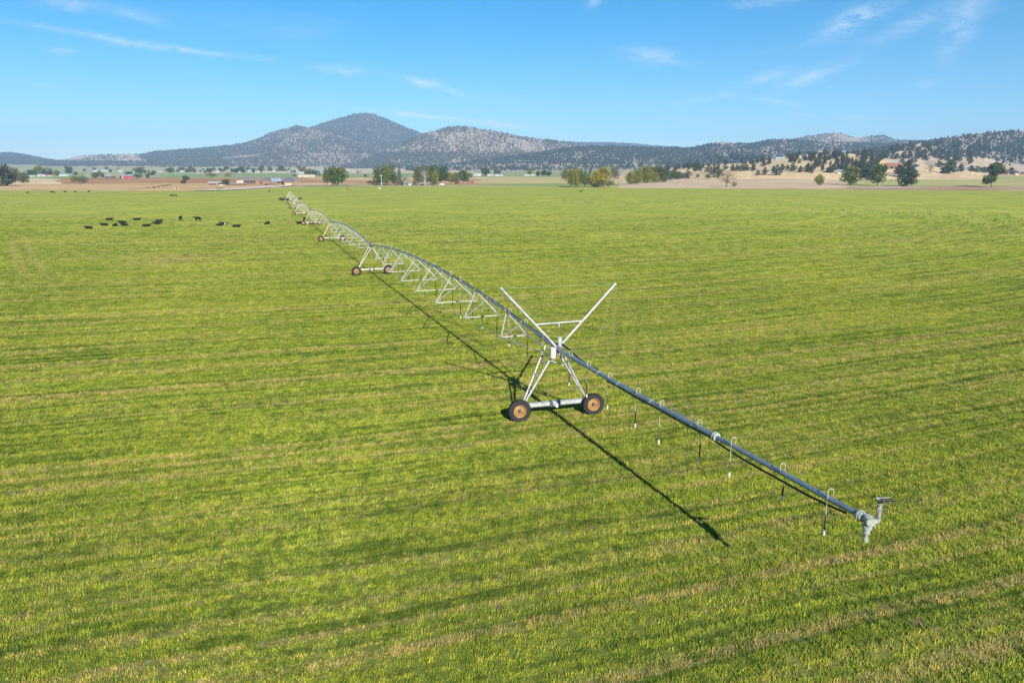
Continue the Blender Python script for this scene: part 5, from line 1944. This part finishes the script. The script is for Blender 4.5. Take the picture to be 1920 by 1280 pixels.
building('white_trailer', 995.5, 1007, 330, 328.4, 327.6, 3, 'house_white', 'white_roof', 'white trailer right of the lone yellow green tree in the far pasture', 'trailer', FB, doors=[(.6, .7, .1, .7, O, 'window')])
building('small_red_barn', 1052.5, 1059.5, 331.5, 328.5, 325.5, 10, 'red_wall', 'grey_roof', 'small red barn left of the yellow clump', 'barn', FB, 'gable', doors=[(.3, .7, 0, .5, 'brown_wall', 'door')])
# right hand hillside
KH = 'houses on the right hillside'
building('white_roofed_house', 1455, 1471, 299.5, 297.6, 295, 10, 'house_white', 'white_roof', 'white roofed house on the open tan slope of the knoll', 'house', KH, doors=[(.2, .35, .0, .7, O, 'window'), (.55, .7, 0, .7, O, 'window')])
building('dark_roofed_house', 1519, 1534, 288, 284.5, 280.5, 11, 'brown_wall', 'dark_roof', 'dark roofed house on the top of the knoll', 'house', KH, doors=[(.2, .3, .1, .7, O, 'window')])
building('cream_gabled_house', 1534, 1541.5, 287.5, 284, 280.8, 9, 'cream_wall', 'white_roof', 'small pale gabled house against the right end of the dark roofed one', 'house', KH, 'gable', doors=[(.35, .65, 0, .6, O, 'window')])
building('blue_roofed_house', 1573, 1587, 288, 285.2, 282.6, 10, 'house_white', 'blue_roof', 'pale blue roofed house half hidden by the pines on the knoll top', 'house', KH, doors=[(.3, .5, .1, .7, O, 'window')])
building('terracotta_house', 1659, 1685, 318.5, 312.5, 306.5, 13, 'cream_wall', 'terracotta', 'house with a broad terracotta roof and a shaded porch', 'house', KH,
         doors=[(.02, .30, .3, .95, O, 'porch_opening'), (.36, .62, .3, .95, O, 'porch_opening'), (.68, .96, .3, .95, O, 'porch_opening'), (.0, 1.0, .0, .2, 'tan_soil', 'porch_floor')], posts=5, chimney=True)
building('green_roofed_house', 1666, 1680, 307.5, 305, 302.6, 10, 'house_white', 'white_roof', 'pale green white roof just above the terracotta roofed house', 'house', KH, doors=[(.4, .6, .1, .6, O, 'window')])
building('white_trailer', 1712, 1725, 315.6, 312.2, 311, 4, 'house_white', 'white_roof', 'white trailer home right of the terracotta roofed house', 'trailer', KH, doors=[(.2, .3, .3, .8, O, 'window')])
building('blue_roofed_shed', 1570, 1584, 325.8, 322, 318.5, 8, 'house_white', 'blue_roof', 'pale blue shed beside the round green tree below the grove', 'shed', KH, doors=[(-.22, -.02, 0, .8, 'dark_box', 'tank')])
building('tan_house', 1609, 1616, 322, 319, 316.5, 9, 'terracotta', 'terracotta', 'small orange brown house between the green tree and the dark pines', 'house', KH, doors=[(.3, .5, 0, .7, O, 'window')])
building('white_shed', 1610, 1622, 331.5, 328, 327, 5, 'house_white', 'white_roof', 'low white shed at the foot of the dark pines', 'shed', KH, doors=[(.5, .7, 0, .7, O, 'door')])
# far village
random.seed(12)
vx = [372, 381, 402, 407, 420, 440, 447, 452, 470, 476, 483, 497, 505, 516, 524, 533, 545, 553, 300, 180, 196, 226, 341, 615, 650, 668]
for k, x in enumerate(vx):
    y = 323.6 + random.uniform(-1.8, .8) if 365 < x < 560 else (321.5 if x > 560 else 324 + random.uniform(-2, 0))
    w = random.uniform(5.5, 10)
    roof = random.choice(('white_roof', 'white_roof', 'brown_roof', 'grey_roof', 'terracotta'))
    rn = {'white_roof': 'white', 'brown_roof': 'brown', 'grey_roof': 'grey', 'terracotta': 'reddish'}[roof]
    side = 'on the pasture above the red barn' if x < 300 else ('behind the three cottonwoods' if x > 600 else ('in the left half of the far village' if x < 465 else 'in the right half of the far village'))
    building('village_house', x - w / 2, x + w / 2, y, y - 2.0, y - 3.6, 12, random.choice(('house_white', 'house_white', 'cream_wall', 'house_white')), roof,
             'small pale house with a %s roof %s' % (rn, side), 'house', 'houses with a %s roof %s' % (rn, side),
             doors=[(.25, .4, .2, .8, O, 'window'), (.6, .75, .2, .8, O, 'window')])

# yellow heap and truck at the far right, dirt mound in the field, pale rock
mb = MB()
p = place(1905, 328.5)
k = ppm(p)
prof = [(4.2 / k * f, h / k) for f, h in ((1.0, -.3), (.9, 1.2), (.55, 2.6), (.2, 3.6), (.02, 3.9))]
mb.lathe(prof, 'Z', n=14)
rnd = random.Random(3)
mb.v = [(a * rnd.uniform(.85, 1.15), b * rnd.uniform(.85, 1.15), c * rnd.uniform(.9, 1.1)) for a, b, c in mb.v]
tag(link('straw_heap', mb.mesh('straw_heap', M['cream_wall'], True), None, p), 'yellow straw heap at the far right edge of the valley', 'straw heap')


def lumpy(name, x, y, wpx, hpx, mat, label, cat, seed):
    p = place(x, y)
    k = ppm(p)
    rnd = random.Random(seed)
    mb = MB()
    w, h = wpx / k / 2, hpx / k
    mb.lathe([(w, -.25 * h), (w * .85, h * .35), (w * .6, h * .75), (w * .25, h * .98), (.01, h)], 'Z', n=16)
    mb.v = [(a * rnd.uniform(.75, 1.2), b * rnd.uniform(.75, 1.2) * .7, c * rnd.uniform(.8, 1.15)) for a, b, c in mb.v]
    return tag(link(name, mb.mesh(name, M[mat], True), None, p), label, cat)


lumpy('dirt_mound', 653, 356.5, 13, 1.9, 'rust', 'low reddish dirt mound on the far grass below the cottonwoods', 'dirt mound', 4)
lumpy('dirt_mound', 645, 357.2, 8, 1.0, 'tan_soil', 'low pale dirt mound left of the reddish one on the far grass', 'dirt mound', 6)
lumpy('rock', 711.5, 353.6, 7, 1.8, 'gravel', 'pale rock on the far grass below the light pole', 'rock', 5)
for k_, (x, y, w_) in enumerate(((856, 344.5, 6), (862, 344.2, 7), (880, 342.5, 6), (886, 342.3, 6))):
    lumpy('rust_heap', x, y, w_, 4, 'rust', 'one of the rusty heaps of farm scrap at the right end of the farm clump', 'scrap heap', 20 + k_)['group'] = 'rusty scrap heaps'


def vehicle(x, y, wpx, hpx, mat, label, yaw=0.0):
    p = place(x, y)
    k = ppm(p)
    L, Hh = wpx / k, hpx / k
    r = empty('parked_truck', p, -atan2(p.x, p.y) + yaw)
    mb = MB()
    mb.box((0, 0, Hh * .42), (L, L * .4, Hh * .42))
    mb.box((L * .3, 0, Hh * .52), (L * .34, L * .38, Hh * .3))
    mb.box((L * -.05, 0, Hh * .78), (L * .42, L * .36, Hh * .40))
    link('body', mb.mesh('body', M[mat]), r)
    mb = MB()
    mb.box((L * -.05, 0, Hh * .80), (L * .36, L * .37, Hh * .24))
    link('window', mb.mesh('window', M['opening']), r)
    for sx in (-.3, .3):
        for sy in (-1, 1):
            mb = MB()
            mb.lathe([(.01, -.12), (Hh * .2, -.12), (Hh * .22, 0), (Hh * .2, .12), (.01, .12)], 'Y', (sx * L, sy * L * .19, Hh * .2), 12)
            link('wheel', mb.mesh('wheel', M['rubber'], True), r)
    tag(r, label, 'truck')


vehicle(829, 348, 10, 5, 'white_paint', 'pale parked truck in front of the small tan roofed house')
vehicle(1917, 327.5, 9, 5, 'dark_box', 'dark vehicle at the very right edge of the valley')

# ------------------------------------------------------------------ pale farm track
pts = [(372, 358.3), (395, 357.4), (420, 356.2), (450, 354.6), (480, 352.6), (510, 350.2), (532, 348.6), (556, 347.4), (600, 347.9), (640, 348.4), (690, 348.9)]
wid = [4.5] * len(pts)
P_ = []
for (x, y) in pts:
    P_.append(place(x, y))
fine = []
for a, b in zip(P_[:-1], P_[1:]):
    for t in np.linspace(0, 1, 7)[:-1]:
        fine.append(a.lerp(b, t))
fine.append(P_[-1])
vs, fs = [], []
for i, p in enumerate(fine):
    d = (fine[min(i + 1, len(fine) - 1)] - fine[max(i - 1, 0)])
    nrm = Vector((-d.y, d.x, 0)).normalized()
    for sg in (-1, -.33, .33, 1):
        q = p + nrm * sg * (13 if i < len(fine) * .62 else 7)
        q.z = max(float(ground(np.array([q.x / q.y]), np.array([q.y]))[0]), 0) + .55
        vs.append(q)
for i in range(len(fine) - 1):
    for k in range(3):
        fs.append((i * 4 + k, i * 4 + k + 1, i * 4 + k + 5, i * 4 + k + 4))
me = bpy.data.meshes.new('farm_track')
me.from_pydata([tuple(v) for v in vs], [], fs)
me.materials.append(M['gravel'])
tag(link('farm_track', me), 'pale gravel farm track rising from the field edge to the barn', 'track', kind='structure')

# ------------------------------------------------------------------ fences and poles
def fence(pts, n, hm, label, mat='weathered', rails=2, rad=.12):
    P = [place(*q) for q in pts]
    r = empty('fence', P[0])
    seg = [(b - a).length for a, b in zip(P[:-1], P[1:])]
    tot = sum(seg)
    posts = []
    for i in range(n):
        s = tot * i / (n - 1)
        j = 0
        while j < len(seg) - 1 and s > seg[j]:
            s -= seg[j]
            j += 1
        q = P[j].lerp(P[j + 1], min(1, s / seg[j]))
        q.z = float(ground(np.array([q.x / q.y]), np.array([q.y]))[0])
        posts.append(q)
        mb = MB()
        mb.tube(q - P[0] - UP * .4, q - P[0] + UP * hm * random.uniform(.9, 1.1), rad, 6)
        link('post', mb.mesh('post', M[mat]), r)
    for k in range(rails):
        mb = MB()
        z = hm * (.9 - .42 * k)
        mb.path([q - P[0] + UP * z for q in posts], .05, 4)
        link('rail', mb.mesh('rail', M[mat]), r)
    tag(r, label, 'fence')


fence([(366, 357.6), (404, 353.6), (412, 350.5), (440, 349.6)], 13, 1.7, 'dark post fence climbing from the track towards the low brown house')
fence([(344, 349.5), (392, 349.3)], 12, 1.6, 'post fence in front of the ploughland left of the low brown house', 'timber')
fence([(238, 357.2), (262, 355.5), (292, 353)], 14, 1.5, 'dark fence along the bank below the bunched cattle', 'timber', 3, .16)
fence([(560, 347.2), (600, 347.6), (640, 348.3), (672, 349.2)], 26, 1.7, 'pale rail fence along the track beside the cottonwoods', 'weathered', 3)
fence([(676, 349.6), (760, 348.9), (890, 349.6), (1000, 350.2), (1060, 350.8)], 40, 1.4, 'thin wire fence along the field edge in front of the farm clump')
fence([(1150, 351.6), (1300, 352.4), (1450, 353.6), (1600, 355.2)], 40, 1.3, 'thin post fence along the field edge before the bare field')
fence([(1610, 354.2), (1700, 354.6), (1800, 355), (1915, 355.2)], 26, 1.3, 'thin post fence along the foot of the reddish bank')
fence([(462, 347.6), (500, 348.2), (531, 348.3)], 16, 1.6, 'dark corral fence in front of the long barn', 'brown_wall', 3, .15)
fence([(836, 347.8), (862, 346.5), (888, 345.2)], 14, 1.6, 'rusty corral fence at the right end of the farm clump', 'rust', 3, .15)


def pole(x, yb, yt, label, name='utility_pole', lamp=False, mat='white_paint'):
    p = place(x, yb)
    k = ppm(p)
    h = (yb - yt) / k
    r = empty(name, p)
    mb = MB()
    mb.tube((0, 0, -.3), (0, 0, h), .28 if lamp else .2, 8, .2 if lamp else .14)
    link('shaft', mb.mesh('shaft', M[mat], True), r)
    mb = MB()
    if lamp:
        mb.tube((-1.3, 0, h * .98), (1.3, 0, h * .98), .14, 6)
        for sx in (-1.3, 1.3):
            mb.box((sx, -.1, h * .98 + .1), (.9, .8, .6))
        link('lamp_head', mb.mesh('lamp_head', M['white_paint']), r)
    else:
        mb.box((0, 0, h * .93), (2.4, .16, .2))
        link('cross_arm', mb.mesh('cross_arm', M['timber']), r)
    tag(r, label, 'pole')


pole(715.5, 348, 329.5, 'white light pole with two lamp heads beside the low shrubs', 'light_pole', True)
pole(734.5, 347, 333, 'pale utility pole in front of the tall green tree right of the light pole', mat='weathered')
pole(413.5, 347, 327.5, 'thin pale utility pole rising behind the low brown house', mat='weathered')
pole(564.5, 344.5, 332.5, 'thin pale utility pole right of the gabled barn', mat='weathered')
pole(1127, 350, 334, 'pale pole under the brightest yellow tree', mat='white_paint')
pole(1670, 346, 334, 'thin dark pole in the olive pasture left of the bushy tree', mat='timber')
pole(1791, 318, 306, 'thin pale pole on the tan bank right of the dense dark tree', mat='weathered')

# ------------------------------------------------------------------ grass
def tuft_mesh(seed, nb=22, spread=.12, hgt=.105):
    r_ = random.Random(seed)
    mb = MB()
    for k in range(nb):
        t = r_.random() * 6.283
        d = r_.random() ** .6 * spread
        b = Vector((cos(t) * d, sin(t) * d, -.02))
        h = hgt * r_.uniform(.55, 1.25)
        ln = r_.random() * 6.283
        k_ = r_.uniform(.2, .95) * h
        tip = b + Vector((cos(ln) * k_, sin(ln) * k_, h))
        midp = b.lerp(tip, .5) + Vector((-cos(ln) * k_ * .18, -sin(ln) * k_ * .18, h * .12))
        wv = Vector((-sin(ln + .5), cos(ln + .5), 0)) * r_.uniform(.005, .0095)
        mb.add([b - wv, b + wv, midp + wv * .9, midp - wv * .9, tip], [(0, 1, 2, 3), (3, 2, 4)])
    return mb.mesh('tuft', M['grass'])


def grass_points():
    N = 3200000
    d2 = 11.0 ** 2 + rng.random(N) * (270.0 ** 2 - 11.0 ** 2)
    d = np.sqrt(d2)
    u = (rng.random(N) * 2 - 1) * .98
    area = .98 * (270.0 ** 2 - 11.0 ** 2)
    dens = 85 * np.minimum(1, (20 / d)) ** 1.8 * np.clip((270 - d) / 210, 0, 1)
    keep = rng.random(N) < dens * area / N
    d, u = d[keep], u[keep]
    X, Y = u * d, d
    gap = fbm(X * 1.1, Y * 1.1, 90, 3)
    hole = np.ones(len(X), bool)
    for bx, by, br in BARE:
        q = at_z(bx, by)
        hole &= np.hypot(X - q[0], (Y - q[1]) * .8) > br * (.1 + .75 * rng.random(len(X)))
    keep = hole & (gap > .02 + .16 * rng.random(len(X)))
    X, Y, d = X[keep], Y[keep], d[keep]
    return X, Y, d


gx, gy, gd = grass_points()
print('grass tufts', len(gx), 'max needed density ok')
vary = .7 + .6 * fbm(gx * .5, gy * .5, 95, 3)
sxy = np.maximum(1, gd / 22) ** .82 * (.8 + .45 * rng.random(len(gx)))
szz = vary * (.75 + .5 * rng.random(len(gx)))
gm = bpy.data.meshes.new('grass')
gm.vertices.add(len(gx))
gm.vertices.foreach_set('co', np.stack([gx, gy, np.zeros_like(gx)], -1).astype(np.float32).ravel())
at = gm.attributes.new('scl', 'FLOAT_VECTOR', 'POINT')
at.data.foreach_set('vector', np.stack([sxy, sxy, szz], -1).astype(np.float32).ravel())
at = gm.attributes.new('rot', 'FLOAT_VECTOR', 'POINT')
at.data.foreach_set('vector', np.stack([np.zeros_like(gx), np.zeros_like(gx), rng.random(len(gx)) * 6.283], -1).astype(np.float32).ravel())
gm.update()
grass = link('grass', gm)
tag(grass, 'short green and straw coloured grass covering the near field', 'grass', kind='stuff')
ng = bpy.data.node_groups.new('grass_scatter', 'GeometryNodeTree')
ng.interface.new_socket('Geometry', in_out='INPUT', socket_type='NodeSocketGeometry')
ng.interface.new_socket('Geometry', in_out='OUTPUT', socket_type='NodeSocketGeometry')
gi, go = ng.nodes.new('NodeGroupInput'), ng.nodes.new('NodeGroupOutput')
iop = ng.nodes.new('GeometryNodeInstanceOnPoints')
join = ng.nodes.new('GeometryNodeGeometryToInstance')
for s in range(5):
    to = bpy.data.objects.new('tuft', tuft_mesh(200 + s))
    oi = ng.nodes.new('GeometryNodeObjectInfo')
    oi.inputs['Object'].default_value = to
    ng.links.new(oi.outputs['Geometry'], join.inputs[0])
ng.links.new(gi.outputs[0], iop.inputs['Points'])
ng.links.new(join.outputs[0], iop.inputs['Instance'])
iop.inputs['Pick Instance'].default_value = True
for nm, sk in (('rot', 'Rotation'), ('scl', 'Scale')):
    na = ng.nodes.new('GeometryNodeInputNamedAttribute')
    na.data_type = 'FLOAT_VECTOR'
    na.inputs['Name'].default_value = nm
    ng.links.new(na.outputs['Attribute'], iop.inputs[sk])
ng.links.new(iop.outputs[0], go.inputs[0])
md = grass.modifiers.new('scatter', 'NODES')
md.node_group = ng

# ------------------------------------------------------------------ air
hz, T_, b_, o_ = material('haze_air')
hz.node_tree.nodes.remove(b_)
pv = T_.node('ShaderNodeVolumePrincipled')
pv.inputs['Color'].default_value = (.38, .65, 1.0, 1)
pv.inputs['Density'].default_value = 8.0e-5
pv.inputs['Anisotropy'].default_value = 0.0
T_.l.new(pv.outputs[0], o_.inputs['Volume'])
mb = MB()
mb.box((0, 5950, 360), (58000, 13500, 732))
tag(link('haze', mb.mesh('haze', hz)), 'thin blue air haze over the whole valley', 'haze', kind='stuff')
